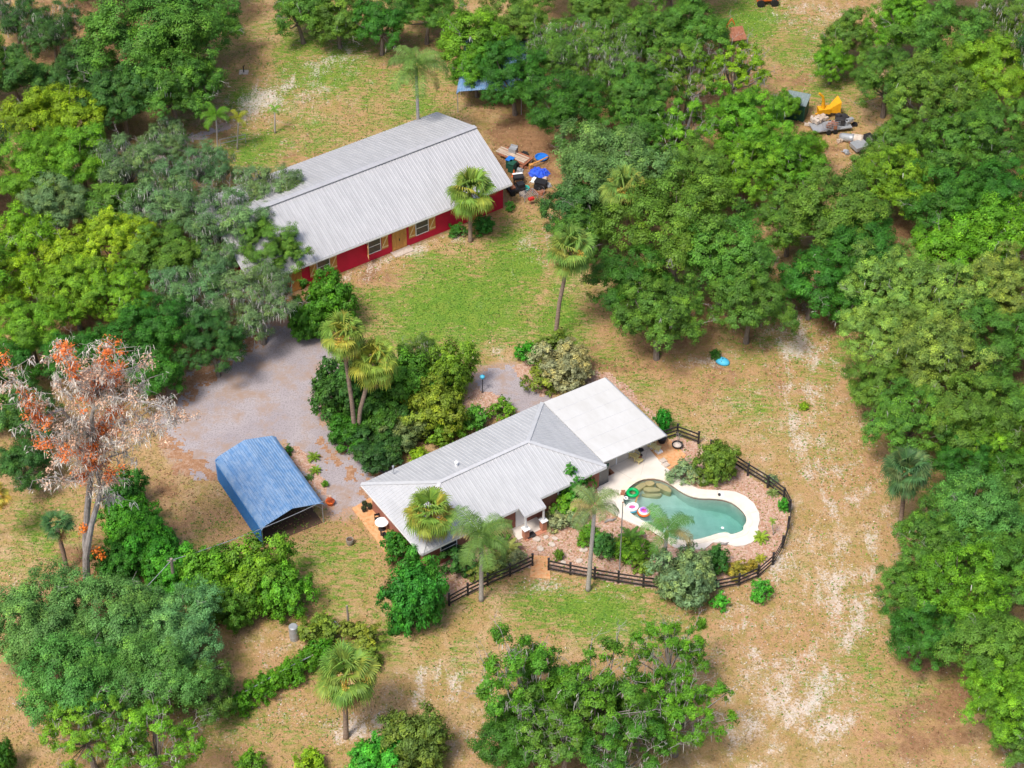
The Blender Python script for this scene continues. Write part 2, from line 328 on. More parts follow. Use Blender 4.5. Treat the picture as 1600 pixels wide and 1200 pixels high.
def ground_mat():
    m = bpy.data.materials.new('ground'); m.use_nodes = True; nt = m.node_tree; n = nt.nodes; l = nt.links
    b = n['Principled BSDF']; b.inputs['Roughness'].default_value = .95; b.inputs['Specular IOR Level'].default_value = .05
    tc = n.new('ShaderNodeTexCoord'); at = n.new('ShaderNodeAttribute'); at.attribute_name = 'cover'
    sp = n.new('ShaderNodeSeparateColor'); l.new(at.outputs['Color'], sp.inputs[0])
    def noise(scale, detail=5, rough=.6, stretch=None, dist=0):
        t = n.new('ShaderNodeTexNoise'); t.inputs['Scale'].default_value = scale; t.inputs['Detail'].default_value = detail; t.inputs['Roughness'].default_value = rough; t.inputs['Distortion'].default_value = dist
        if stretch:
            mp = n.new('ShaderNodeMapping'); mp.inputs['Scale'].default_value = stretch[:3]; mp.inputs['Rotation'].default_value = (0,0,stretch[3]); l.new(tc.outputs['Object'], mp.inputs[0]); l.new(mp.outputs[0], t.inputs['Vector'])
        else: l.new(tc.outputs['Object'], t.inputs['Vector'])
        return t.outputs[0]
    def math_(op, a, b_=None, clamp=False):
        t = n.new('ShaderNodeMath'); t.operation = op; t.use_clamp = clamp
        for i, x in enumerate((a, b_)):
            if x is None: continue
            if isinstance(x, (int, float)): t.inputs[i].default_value = x
            else: l.new(x, t.inputs[i])
        return t.outputs[0]
    def ramp(x, a, c):
        t = n.new('ShaderNodeMapRange'); t.inputs[1].default_value = a; t.inputs[2].default_value = c; t.interpolation_type = 'SMOOTHSTEP'; l.new(x, t.inputs[0]); return t.outputs[0]
    def mix(f, a, c):
        t = n.new('ShaderNodeMix'); t.data_type = 'RGBA'
        if isinstance(f, float): t.inputs[0].default_value = f
        else: l.new(f, t.inputs[0])
        for i, x in ((6, a), (7, c)):
            if isinstance(x, tuple): t.inputs[i].default_value = (*x, 1)
            else: l.new(x, t.inputs[i])
        return t.outputs[2]
    big, mid_, fine, vf = noise(.09, 4), noise(.55, 5, .62, None, .6), noise(2.6, 4, .7), noise(7, 3, .8)
    st = noise(1.1, 5, .65, (1, 3.2, 1, .55))
    c = mix(ramp(mid_, .38, .62), TAN1, TAN2)                       # dry grass
    c = mix(ramp(big, .40, .60), c, mix(ramp(fine, .4, .62), TAN3, TAN1))
    c = mix(math_('MULTIPLY', ramp(vf, .48, .66), .55), c, TAND)
    c = mix(math_('MULTIPLY', ramp(noise(1.0, 6, .78), .46, .62), .66), c, OLIVE)
    # brown leaf litter under the trees
    wob = math_('MULTIPLY', math_('SUBTRACT', noise(.21, 5, .62, None, .4), .5), 1.7)
    fb = math_('ADD', math_('ADD', sp.outputs[2], math_('MULTIPLY', math_('SUBTRACT', mid_, .5), 1.3)), wob)
    c = mix(math_('MULTIPLY', ramp(fb, .30, .68), .85), c, mix(ramp(fine, .38, .62), BRN1, BRN2))
    # green grass
    fg = math_('ADD', math_('ADD', math_('SUBTRACT', sp.outputs[0], math_('MULTIPLY', wob, .7)), math_('MULTIPLY', math_('SUBTRACT', st, .5), 1.7)), math_('MULTIPLY', math_('SUBTRACT', vf, .5), .6))
    gc = mix(ramp(noise(.8, 4, .7), .38, .62), GRN1, GRN2)
    gc = mix(ramp(vf, .40, .66), gc, GRN3)
    c = mix(math_('MULTIPLY', ramp(fg, .28, .80), .9), c, gc)
    # white sand speckle
    sn = math_('ADD', math_('MULTIPLY', math_('SUBTRACT', noise(5.5, 4, .8, None, .4), .5), 2.4), math_('MULTIPLY', math_('SUBTRACT', noise(1.0, 5, .7, (1.6,.45,1,-.25), .4), .5), 1.5)); sm = math_('MULTIPLY', math_('SUBTRACT', mid_, .5), 1.6)
    fs = math_('ADD', math_('ADD', math_('ADD', sp.outputs[1], -.02), sn), sm)
    c = mix(math_('MULTIPLY', ramp(fs, .42, .95), .85), c, mix(ramp(fine, .4, .6), SND1, SND2))
    # stray gravel round the drive
    fr = math_('ADD', at.outputs['Alpha'], math_('MULTIPLY', math_('SUBTRACT', mid_, .5), 1.2))
    c = mix(math_('MULTIPLY', ramp(fr, .45, .8), .75), c, mix(ramp(vf, .4, .6), (.42,.25,.17), (.38,.30,.27)))
    l.new(c, b.inputs['Base Color'])
    bp = n.new('ShaderNodeBump'); bp.inputs['Strength'].default_value = .7; bp.inputs['Distance'].default_value = .12
    l.new(math_('ADD', fine, vf), bp.inputs['Height']); l.new(bp.outputs[0], b.inputs['Normal'])
    return m
TAN1, TAN2, TAN3, TAND, OLIVE = (.39,.255,.115), (.47,.325,.185), (.44,.255,.145), (.26,.15,.065), (.235,.215,.05)
BRN1, BRN2, GRN1, GRN2, GRN3 = (.20,.105,.055), (.29,.16,.09), (.11,.26,.022), (.19,.30,.035), (.055,.15,.016)
SND1, SND2 = (.53,.44,.36), (.61,.545,.49)
me.materials.append(ground_mat()); g = bpy.data.objects.new('ground', me); col.objects.link(g); tag(g, kind='structure')

# gravel drive, path and garden beds: sheets with ragged edges laid 8 mm up
def ragged(name, poly, material, z, step=.2, amp=.9, seed=1, ns=1.6, holes=()):
    P = np.array(poly); x0, y0 = P.min(0)-1; x1, y1 = P.max(0)+1
    xs = np.arange(x0, x1, step); ys = np.arange(y0, y1, step); X, Y = np.meshgrid(xs, ys, indexing='ij')
    cxx, cyy = X[:-1,:-1]+step/2, Y[:-1,:-1]+step/2
    d = sdist(poly, cxx, cyy)+(fbm(cxx, cyy, ns, seed)-.5)*2*amp+(vnoise(cxx, cyy, step*1.5, seed+9)-.5)*.5*amp
    k = d > 0
    for h, gr in holes: k &= sdist(h, cxx, cyy) < gr
    i = np.arange(X.size).reshape(X.shape); Fq = np.stack([i[:-1,:-1], i[1:,:-1], i[1:,1:], i[:-1,1:]], -1)[k]
    used = np.unique(Fq); re = np.zeros(X.size, int); re[used] = np.arange(len(used))
    Vq = np.stack([X, Y, np.full(X.shape, z)], -1).reshape(-1, 3)[used]
    m_ = nmesh(name, Vq, re[Fq]); m_.materials.append(material); o = bpy.data.objects.new(name, m_); col.objects.link(o); tag(o, kind='structure'); return o
def speck_mat(name, c1, c2, c3, s1=.5, s2=9., mid=2.2, th=.56):
    m = mat(name, c1, .95, noise=(s1,.9,c2), spec=.05); nt = m.node_tree; n = nt.nodes; l = nt.links
    old = n['Principled BSDF'].inputs['Base Color'].links[0].from_socket; tc = n.new('ShaderNodeTexCoord')
    f = None
    for s in (s2, mid):
        t = n.new('ShaderNodeTexNoise'); t.inputs['Scale'].default_value = s; t.inputs['Detail'].default_value = 4; t.inputs['Roughness'].default_value = .75; l.new(tc.outputs['Object'], t.inputs['Vector'])
        r = n.new('ShaderNodeMapRange'); r.inputs[1].default_value = th-.08; r.inputs[2].default_value = th+.1; l.new(t.outputs[0], r.inputs[0])
        mx = n.new('ShaderNodeMix'); mx.data_type = 'RGBA'; l.new(r.outputs[0], mx.inputs[0]); l.new(old, mx.inputs[6]); mx.inputs[7].default_value = (*c3[0 if s == s2 else 1], 1); old = mx.outputs[2]
    l.new(old, n['Principled BSDF'].inputs['Base Color']); return m
M['gravel'] = speck_mat('grey_gravel', (.32,.285,.30), (.40,.36,.365), ((.22,.19,.20),(.32,.235,.19)), .25, 8, .42, .55)
M['mulch'] = speck_mat('pine_straw_mulch', (.40,.215,.14), (.50,.33,.25), ((.21,.11,.07),(.55,.44,.37)), .9, 9, 5.0)
ragged('driveway', W(DRIVE_PX), M['gravel'], .008, amp=1.5, seed=3, ns=2.4)
M['straw'] = speck_mat('fallen_straw', (.30,.16,.09), (.38,.22,.13), ((.2,.1,.05),(.42,.28,.2)), .8, 8, 3)
for i, q in enumerate(([(255,620),(300,580),(350,545),(400,515),(410,530),(350,570),(290,625),(265,670)],[(250,660),(270,690),(335,735),(340,748),(280,735)],[(595,735),(612,750),(580,775),(566,770)],[(500,690),(520,700),(560,740),(548,745),(515,715)])): ragged('straw_litter', W(q), M['straw'], .016, step=.15, amp=1.7, seed=40+i, ns=.5)
ragged('garden_path', W(DRIVE2_PX), M['gravel'], .008, amp=.7, seed=4)
ragged('track', W(PATH_PX), M['gravel'], .008, amp=1.3, seed=5)
ragged('mulch_bed', W(BED_PX), M['mulch'], .012, amp=.25, seed=6, holes=[(pool_out, -.42)])
for i, bp_ in enumerate((BED2_PX, BED3_PX, BED4_PX)): ragged('mulch_bed', W(bp_), M['mulch'], .016, amp=.5, seed=11+i)

# ---------------------------------------------------------------- metal roofs with raised ribs
def ribbed(mb, poly, spacing=.32, w=.05, h=.035, thick=.05, along=None, skip_sheet=False):
    P = [Vector(p) for p in poly]; n = (P[1]-P[0]).cross(P[2]-P[0]).normalized()
    if n.z < 0: P = P[::-1]; n = -n
    if along is None:
        u = Vector((0,0,1)).cross(n)
        u = u.normalized() if u.length > 1e-3 else Vector((1,0,0))
    else: u = n.cross(Vector(along)).normalized()
    v = n.cross(u); o = P[0]
    if not skip_sheet:
        k = len(P); b0 = len(mb.v); mb.v += [tuple(p) for p in P]+[tuple(p-n*thick) for p in P]
        mb.f.append(tuple(b0+i for i in range(k))); mb.f.append(tuple(b0+k+i for i in range(k))[::-1])
        for i in range(k): a, b = b0+i, b0+(i+1)%k; mb.f.append((a, a+k, b+k, b))
    Q = [((p-o).dot(u), (p-o).dot(v)) for p in P]; us = [q[0] for q in Q]; t = min(us)+spacing*.5
    while t < max(us):
        vs = []
        for i in range(len(Q)):
            (a0, b0_), (a1, b1) = Q[i], Q[(i+1) % len(Q)]
            if (a0 > t) != (a1 > t): vs.append(b0_+(b1-b0_)*(t-a0)/(a1-a0))
        if len(vs) >= 2 and max(vs)-min(vs) > .12:
            v0, v1 = min(vs)+.03, max(vs)-.03; base = len(mb.v)
            for vv in (v0, v1):
                for du, dn in ((-w, .001), (-w*.35, h), (w*.35, h), (w, .001)):
                    mb.v.append(tuple(o+u*(t+du)+v*vv+n*dn))
            for i in range(3): mb.f.append((base+i, base+i+1, base+i+5, base+i+4))
            mb.f.append((base, base+3, base+2, base+1)); mb.f.append((base+4, base+5, base+6, base+7))
        t += spacing
def glazed(name, parent, x0, x1, z0, z1, y, frame_m='trim_white', t=.07, bars=(1, 0), d=.08, sign=-1):
    """window in a wall facing local -y (sign -1): frame with panes set back"""
    f = MB(); yo = y+sign*.05
    for a in ((x0, x1, z0-t, z0), (x0, x1, z1, z1+t), (x0-t, x0, z0-t, z1+t), (x1, x1+t, z0-t, z1+t)):
        f.bx(a[0], a[1], yo-d/2, yo+d/2, a[2], a[3])
    for k in range(bars[0]): zz = z0+(z1-z0)*(k+1)/(bars[0]+1); f.bx(x0, x1, yo-.03, yo+.03, zz-.03, zz+.03)
    for k in range(bars[1]): xx = x0+(x1-x0)*(k+1)/(bars[1]+1); f.bx(xx-.03, xx+.03, yo-.025, yo+.025, z0, z1)
    w = f.build('window', M[frame_m], parent)
    MB().bx(x0, x1, yo-.012, yo+.012, z0, z1).build('pane', M['glass'], w)
    return w
def shutter(parent, x0, x1, z0, z1, y, flip=1, swing=0, hinge=None):
    m = MB(); W_ = x1-x0; n = 4; base = Vector((x0 if flip > 0 else x1, y, 0))
    for i in range(n):
        a = i*W_/n; m.box((a+W_/n/2-0, 0, (z0+z1)/2), (W_/n-.025, .03, z1-z0))
    bm_ = MB()
    for zz in (z0+.22, z1-.22): bm_.box((W_/2, -.030, zz), (W_-.03, .028, .12))
    bm_.bar((.06, -.032, z0+.28), (W_-.06, -.032, z1-.28), .024, .10)
    o = m.build('shutter', M['wood'], parent); o.location = (x0, y, 0); bm_.build('brace', M['wood_light'], o)
    if swing: o.location = hinge; o.rotation_euler = (0, 0, swing)
    return o

# ---------------------------------------------------------------- the ranch house
HX, HYAW = (-6.525, 101.976, 0), .587
house = empty('ranch_house', HX, 'long brick ranch house with ribbed grey hipped metal roof beside the swimming pool', 'house', HYAW)
def hl(px, py, z=0.):
    p = G(px, py, z); dx, dy = p.x-HX[0], p.y-HX[1]; c, s = math.cos(HYAW), math.sin(HYAW); return (dx*c+dy*s, -dx*s+dy*c, z)
HL, HW, RI, EZ, RZ = 16.45, 8.68, 4.29, 2.7, 4.1
hr0, hr1 = (RI, HW/2, RZ), (HL-RI, HW/2, RZ)
sh = MB()
ribbed(sh, [(0,0,EZ),(HL,0,EZ),hr1,hr0], .30)
ribbed(sh, [(HL,HW,EZ),(0,HW,EZ),hr0,hr1], .30)
ribbed(sh, [(0,HW,EZ),(0,0,EZ),hr0], .30)
ribbed(sh, [(HL,0,EZ),(HL,HW,EZ),hr1], .30)
sl = (RZ-EZ)/(HW/2)
ribbed(sh, [(8.42,-.78,EZ-.78*sl),(10.36,-.78,EZ-.78*sl),(10.36,.02,EZ+.012),(8.42,.02,EZ+.012)], .30)
roof = sh.build('roof', M['roof_house'], house)
rc = MB()
for a, b in ((hr0,hr1),((.05,.05,EZ),hr0),((.05,HW-.05,EZ),hr0),((HL-.05,.05,EZ),hr1),((HL-.05,HW-.05,EZ),hr1)):
    a = Vector(a)+Vector((0,0,.045)); b = Vector(b)+Vector((0,0,.045)); rc.bar(a, b, .30, .03)
rc.build('ridge_cap', M['ridge'], roof)
fa = MB()
for x0, x1, y0, y1 in ((0.02,8.40,.0,.03),(10.38,HL-.02,.0,.03),(.02,HL-.02,HW-.03,HW)): fa.bx(x0,x1,y0,y1,EZ-.22,EZ-.053)
for x0 in (0.0, HL-.03): fa.bx(x0,x0+.03,.04,HW-.04,EZ-.22,EZ-.053)
fa.bx(8.42,10.36,-.78,-.75,EZ-1.12+.0,EZ-.78*sl-.055) if False else fa.bx(8.42,10.36,-.78,-.75,EZ-.78*sl-.20,EZ-.78*sl-.055)
fa.build('fascia', M['trim_white'], roof)
vp = MB().lathe((6.46,5.43,3.72),[(.11,0),(.11,.34),(.15,.36),(.15,.42)],12).build('roof_vent', M['trim_white'], roof)
fl = MB().lathe((2.5,8.0,2.7),[(.05,0),(.05,.95),(.085,.97),(.085,1.08)],10).build('flue_pipe', M['steel'], roof)
wl = MB(); w0, w1, wy0, wy1 = .62, HL-.25, .62, HW-.55
wl.bx(w0, w1, wy0, wy0+.2, 0, EZ-.06); wl.bx(w0, w0+.2, wy0+.2, wy1-.2, 0, EZ-.06); wl.bx(w0, w1, wy1-.2, wy1, 0, EZ-.06)
wl.build('wall', M['brick'], house)
MB().bx(w1-.2, w1, wy0+.2, wy1-.2, 0, EZ-.06).build('wall', M['beige'], house)
MB().bx(w0+.2, w1-.2, wy0+.2, wy1-.2, EZ-.12, EZ-.08).build('ceiling', M['white_panel'], house)
for x0, x1, z0, z1 in ((2.0,3.3,.8,2.1),(5.3,6.7,.8,2.1),(12.4,13.6,.9,2.1)): glazed('window', house, x0, x1, z0, z1, wy0)
# porch: slab, step, door, mat, two pillars
MB().bx(8.0, 10.45, -.62, wy0-.01, 0, .16).build('porch_slab', M['concrete'], house)
MB().bx(8.45, 10.3, -1.0, -.63, 0, .09).build('porch_step', M['brick_light'], house)
dr = MB(); dr.bx(8.55, 9.5, wy0-.07, wy0-.01, .165, 2.2); dr.bx(8.62,8.9,wy0-.09,wy0-.072,1.3,2.0); dr.bx(9.15,9.43,wy0-.09,wy0-.072,1.3,2.0)
do = dr.build('door', M['trim_white'], house); MB().lathe((9.4,wy0-.12,1.1),[(.04,-.04),(.05,0),(.04,.04)],8).build('handle', M['darkmetal'], do)
for px_ in (8.62, 10.2):
    MB().bx(px_-.2, px_+.2, -.86, -.46, 0, 1.0).build('pillar', M['brick_light'], house)
    c_ = MB(); c_.bx(px_-.27, px_+.27, -.93, -.39, 1.0, 1.07); c_.bx(px_-.06, px_+.06, -.72, -.60, 1.07, EZ-.78*sl-.05); c_.build('column', M['trim_white'], house)
# flat white covered lanai on the right end
LX0, LX1, LY0, LY1 = HL+.04, 22.38, .50, 8.60
lr = MB(); zz0, zz1 = EZ+.02, 2.42
def slab(x0, x1, y0, y1, za, zb, t):
    b0 = len(lr.v); lr.v += [(x0,y0,za),(x1,y0,zb),(x1,y1,zb),(x0,y1,za),(x0,y0,za-t),(x1,y0,zb-t),(x1,y1,zb-t),(x0,y1,za-t)]
    lr.f += [tuple(b0+i for i in f) for f in ((0,1,2,3),(7,6,5,4),(0,4,5,1),(1,5,6,2),(2,6,7,3),(3,7,4,0))]
slab(LX0, LX1, LY0, LY1, zz0, zz1, .10)
lan = lr.build('lanai_roof', M['white_panel'], house)
sm2 = MB()
for y in (1.85,3.2,4.55,5.9,7.25): sm2.bar((LX0+.02,y,zz0+.002),(LX1-.02,y,zz1+.002),.035,.008)
sm2.build('panel_seam', M['ridge'], lan)
gt = MB(); gt.bx(LX1+.01, LX1+.13, LY0, LY1, 2.26, 2.37); gt.build('gutter', M['steel'], lan)
# recessed lanai wall: low rendered wall, dark screens, white posts
LW = 1.95
MB().bx(17.2, 22.1, LW, LW+.12, 0, 1.0).build('low_wall', M['beige'], house)
scn = MB(); scn.bx(17.22, 22.08, LW+.04, LW+.08, 1.06, 2.36); scn.bx(22.04,22.08,LW+.15,8.4,.9,2.3); scn.build('screen', M['screen'], house)
MB().bx(21.98, 22.1, LW+.13, 8.4, 0, .88).build('low_wall', M['beige'], house)
pf = MB(); pf.bx(17.2, 22.1, LW-.02, LW+.14, 1.0, 1.05)
for x in (17.2, 18.8, 20.45, 22.05): pf.bx(x-.05, x+.05, LW-.03, LW+.02, 0.0, 2.36)
pf.build('screen_frame', M['trim_white'], house)
sg = MB(); sg.bx(w1+.02, 17.15, .7, .76, .12, 2.1); sg.build('sliding_door', M['glass'], house)
# side patio of orange pavers and the strip round it
pt = W([(550,795),(582,776),(640,838),(608,872)])
tag(MB().prism(pt, 0, .07).build('side_patio', M['terracotta']), kind='structure')
pt2 = W([(1006,692),(1030,672),(1072,712),(1065,722),(1042,736)])
tag(MB().prism(pt2, 0, .07).build('paver_patio', M['terracotta']), kind='structure')
tag(MB().prism(W([(832,868),(858,870),(860,905),(828,902)]), 0, .05).build('gate_pavers', M['terracotta']), kind='structure')

# ---------------------------------------------------------------- pool, deck, water
tag(MB().prism(deck_out, 0, .12, [pool_out], bottom=False).build('pool_deck', M['concrete']), kind='structure')
for a_, b_ in (((931,757),(985,700)),((944,790),(976,765)),((962,735),(990,752)),((1013,700),(1000,748)),((1055,757),(1070,743)),((1120,778),(1121,769)),((1166,805),(1184,800)),((1017,826),(1020,824))):
    jn = MB().bar(G(*a_)+Vector((0,0,.121)), G(*b_)+Vector((0,0,.121)), .035, .006).build('deck_joint', M['beige']); tag(jn, kind='structure')
def offset(poly, d):
    out = []; n = len(poly); area = sum(poly[i][0]*poly[(i+1)%n][1]-poly[(i+1)%n][0]*poly[i][1] for i in range(n)); s = 1 if area > 0 else -1
    for i in range(n):
        a, b = Vector(poly[i-1]), Vector(poly[(i+1)%n]); t = (b-a).normalized(); nn = Vector((t.y, -t.x))*s; p = Vector(poly[i])+nn*d; out.append((p.x, p.y))
    return out
tag(MB().prism(offset(pool_out, .40), .121, .150, [offset(pool_out, -.05)], bottom=False).build('pool_coping', M['coping']), kind='structure')
bs = MB(); po = pool_out; n_ = len(po); lp = [G(x, y).x for x, y in ((975,780),(1165,815))]
def depth(p):
    t = min(1, max(0, (p[0]-lp[0])/(lp[1]-lp[0]))); return -(.55+1.75*t*t*(3-2*t))
edge = offset(po, .03)
for i in range(n_):
    a, b = edge[i], edge[(i+1) % n_]; bs.quad((*a, .118), (*b, .118), (*b, depth(b)), (*a, depth(a)))
for t in tessellate_polygon([[Vector((p[0], p[1], 0)) for p in edge]]): bs.quad(*[(edge[i][0], edge[i][1], depth(edge[i])) for i in t])
pool = bs.build('swimming_pool', M['plaster']); tag(pool, 'curved blue green swimming pool with cream coping behind the brick house', 'swimming pool')
MB().prism(offset(po, .10), -3, -.08).build('water', M['water'], pool)
# brick coloured tile line just above the water
tl = MB(); te = offset(po, .015)
for i in range(n_): a, b = te[i], te[(i+1) % n_]; tl.quad((*a, .117), (*b, .117), (*b, -.13), (*a, -.13))
tl.build('tile_line', M['rust_edge'], pool)
def arc_step(px, name, z):
    MB().prism(smooth(W(px), 1), z-.8, z).build(name, M['stone'], pool)
arc_step([(983,764),(1000,752),(1008,750),(1010,756),(1000,762),(990,770)], 'bench', -.30)
arc_step([(1006,751),(1018,749),(1024,752),(1020,757),(1012,757)], 'step', -.16)
arc_step([(1024,751),(1036,753),(1048,760),(1050,766),(1040,764),(1028,758)], 'bench', -.30)
arc_step([(1004,757),(1014,757),(1026,757),(1034,762),(1022,764),(1008,764)], 'step', -.42)
arc_step([(1004,765),(1022,765),(1036,765),(1030,770),(1014,770),(1002,768)], 'step', -.62)
MB().prism(W([(1143,838),(1162,828),(1163,832),(1150,838)]), -.9, -.3).build('step', M['plaster'], pool)
sk = MB(); p = G(1127,775); sk.bx(p.x-.2,p.x+.2,p.y-.2,p.y+.2,.151,.165); sk.build('skimmer_lid', M['white'], pool)
MB().lathe((G(1123.5,777).x,G(1123.5,777).y,.151),[(.05,0),(.05,.10),(.11,.12),(.11,.2),(.05,.23)],10).build('light_fitting', M['darkmetal'], pool)

# ---------------------------------------------------------------- the red barn
BX, BYAW = (0.001, 146.909, 0), .588
barn = empty('red_barn', BX, 'long red barn with pale grey ribbed metal roof and wooden shutters', 'barn', BYAW)
BL, BW, T_, hz, hr_, hf = 26.0, 12.43, .464, 5.43, 3.42, 2.81
sb = MB()
ribbed(sb, [(-BL,0,hf),(0,0,hf),(0,BW*T_,hz),(-BL,BW*T_,hz)], .33, .055, .04)
ribbed(sb, [(0,BW,hr_),(-BL,BW,hr_),(-BL,BW*T_+.25,hz+.10),(0,BW*T_+.25,hz+.10)], .33, .055, .04)
br = sb.build('roof', M['roof'], barn)
rg = MB(); rg.bar((-BL,BW*T_+.12,hz+.11),(0.02,BW*T_+.12,hz+.11),.5,.05); rg.build('ridge_cap', M['roof'], br)
ff = MB(); ff.bx(-BL,0,-.02,.02,hf-.2,hf-.055); ff.bar((.02,0,hf-.12),(.02,BW*T_,hz-.12),.04,.16); ff.bar((.02,BW*T_,hz-.12),(.02,BW,hr_-.12),.04,.16); ff.build('fascia', M['trim_white'], br)
wb = MB(); y0, y1, xr = .62, BW-.6, -.55; Lw = BL-.5
wb.bx(-Lw, xr, y0, y0+.15, 0, hf+.08); wb.bx(-Lw, xr, y1-.15, y1, 0, hr_-.0)
for x in (xr-.15, -Lw):
    b0 = len(wb.v); pr = [(y0+.15,0),(y1-.15,0),(y1-.15,hr_-.02),(BW*T_,hz-.1),(y0+.15,hf+.18)]
    wb.v += [(x,a,b) for a, b in pr]+[(x+.15,a,b) for a, b in pr]; k = 5
    wb.f += [tuple(b0+i for i in range(k))[::-1], tuple(b0+k+i for i in range(k))]+[(b0+i,b0+(i+1)%k,b0+k+(i+1)%k,b0+k+i) for i in range(k)]
wb.build('wall', M['barn_red'], barn)
fy = y0
for x0, x1 in ((-19.5,-18.35),(-14.45,-13.3),(-9.65,-8.45)):
    glazed('window', barn, x0, x1, .85, 2.2, fy)
shutter(barn, -20.25,-19.62,.75,2.3,fy-.05); shutter(barn,-18.25,-17.6,.75,2.3,fy-.05)
shutter(barn, 0,.65,.75,2.3,0, swing=R(-112), hinge=(-14.58,fy-.06,0)); shutter(barn,-13.15,-12.5,.75,2.3,fy-.05)
shutter(barn,-10.4,-9.76,.75,2.3,fy-.05); shutter(barn,-8.32,-7.68,.75,2.3,fy-.05)
d2 = MB()
for i in range(8): d2.bx(-12.02+i*.16,-12.02+i*.16+.148,fy-.07,fy-.01,.05,2.25)
d2.bar((-12.0,fy-.085,2.1),(-10.76,fy-.085,2.1),.03,.12); d2.bar((-12.0,fy-.085,.3),(-10.76,fy-.085,.3),.03,.12); d2.bx(-12.1,-12.02,fy-.09,fy-.01,0,2.33); d2.bx(-10.74,-10.66,fy-.09,fy-.01,0,2.33); d2.bx(-12.02,-10.74,fy-.09,fy-.01,2.25,2.33)
dd = d2.build('door', M['wood'], barn); MB().bx(-11.42,-11.36,fy-.13,fy-.09,1.0,1.25).build('handle', M['darkmetal'], dd)
d3 = MB()
for i in range(6): d3.bx(-22.1+i*.18,-22.1+i*.18+.165,fy-.07,fy-.01,.05,2.25)
d3.bar((-22.1,fy-.085,.4),(-21.05,fy-.085,2.0),.03,.12); d3.build('door', M['wood'], barn)
st = MB(); st.bx(-12.3,-10.4,-.25,y0-.02,0,.08); st.build('door_step', M['pale_stone'], barn)

# ---------------------------------------------------------------- the blue carport, and the one under the trees
def carport(loc, yaw, w, l, label, hs=2.0, hp=2.9, side=True):
    t = empty('metal_carport', loc, label, 'carport', yaw)
    prof = [(-.02,hs-.12),(.05,hs),(.28,hs+.22),(w/2,hp),(w-.28,hs+.28),(w-.05,hs+.08),(w+.02,hs-.05)]
    m = MB()
    for (a, za), (b, zb) in zip(prof[:-1], prof[1:]):
        ribbed(m, [(a,-.15,za),(b,-.15,zb),(b,l+.15,zb),(a,l+.15,za)], .23 if abs(b-a) > .3 else 9, .045, .035, .03, along=(0,1,0))
    m.build('roof', M['blue_roof'], t)
    if side:
        s_ = MB(); s_.bx(-.03,.01,.0,l,.03,hs-.14)
        for k in range(int(l/.25)): s_.bx(-.055,-.03,k*.25+.04,k*.25+.1,.05,hs-.16)
        s_.build('side_panel', M['blue_side'], t)
        b_ = MB(); b_.bx(.02,w-.02,l-.04,l,1.4,hs+.15); b_.build('back_panel', M['blue_side'], t)
    for k in range(4):
        y = .06+k*(l-.12)/3
        if side: pp = MB(); pp.bx(.03,.09,y-.03,y+.03,0,hs-.05); pp.build('post', M['steel'], t)
        pp = MB(); pp.bx(w-.12,w-.06,y-.03,y+.03,0,hs+.02); pp.bar((w-.11,y,hs-.55),(w-.7,y,hs+.24),.03,.03); pp.build('post', M['steel'], t)
        if not side: pp = MB(); pp.bx(.06,.12,y-.03,y+.03,0,hs-.02); pp.build('post', M['steel'], t)
    tr_ = MB()
    for k in range(4):
        y = .06+k*(l-.12)/3; tr_.bar((.12,y,hs+.06),(w/2,y,hp-.12),.05,.05); tr_.bar((w/2,y,hp-.12),(w-.12,y,hs+.10),.05,.05)
    tr_.build('truss', M['steel'], t)
    return t
cp = carport((-18.45,105.30,0), R(30), 5.1, 8.2, 'blue metal carport with faded ribbed roof beside the gravel drive')
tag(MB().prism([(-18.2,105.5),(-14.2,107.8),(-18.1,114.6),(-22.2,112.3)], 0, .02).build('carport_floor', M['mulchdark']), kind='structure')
p = G(714,176,0); carport((p.x,p.y,0), R(-4), 6.2, 9, 'bright blue metal carport half hidden under oaks behind the barn', 2.3, 2.9, side=False)

# ---------------------------------------------------------------- black rail fences
def rail_fence(pxs, label):
    P = [G(x, y) for x, y in pxs]; t = empty('rail_fence', P[0], label, 'fence', group='black three rail fences round the garden'); o = P[0]
    for q in P:
        r_ = q-o; m = MB(); m.bx(r_.x-.075, r_.x+.075, r_.y-.075, r_.y+.075, -.02, 1.22); m.bx(r_.x-.09, r_.x+.09, r_.y-.09, r_.y+.09, 1.22, 1.25); m.build('post', M['black'], t)
    for a, b in zip(P[:-1], P[1:]):
        a, b = a-o, b-o; d = (b-a).normalized(); nn = Vector((d.y,-d.x,0))*.09
        for z in (.32, .70, 1.08): m = MB(); m.bar(a+nn+Vector((0,0,z)), b+nn+Vector((0,0,z)), .04, .14); m.build('rail', M['black'], t)
    return t
rail_fence([(702,946),(731,930),(762,915),(797,900),(832,884)], 'black rail fence left of the garden entrance, ending at a tall green shrub')
rail_fence([(857,891),(891,898),(929,905),(966,911),(1005,917),(1040,921),(1078,923),(1117,922),(1154,915),(1184,902),(1207,882),(1222,856),(1231,826),(1233,800),(1224,781),(1199,762),(1168,743),(1138,724),(1110,706)], 'long curved black rail fence wrapping round the swimming pool garden')
rail_fence([(1030,690),(1058,681),(1091,693)], 'short black rail fence behind the white lanai roof corner')

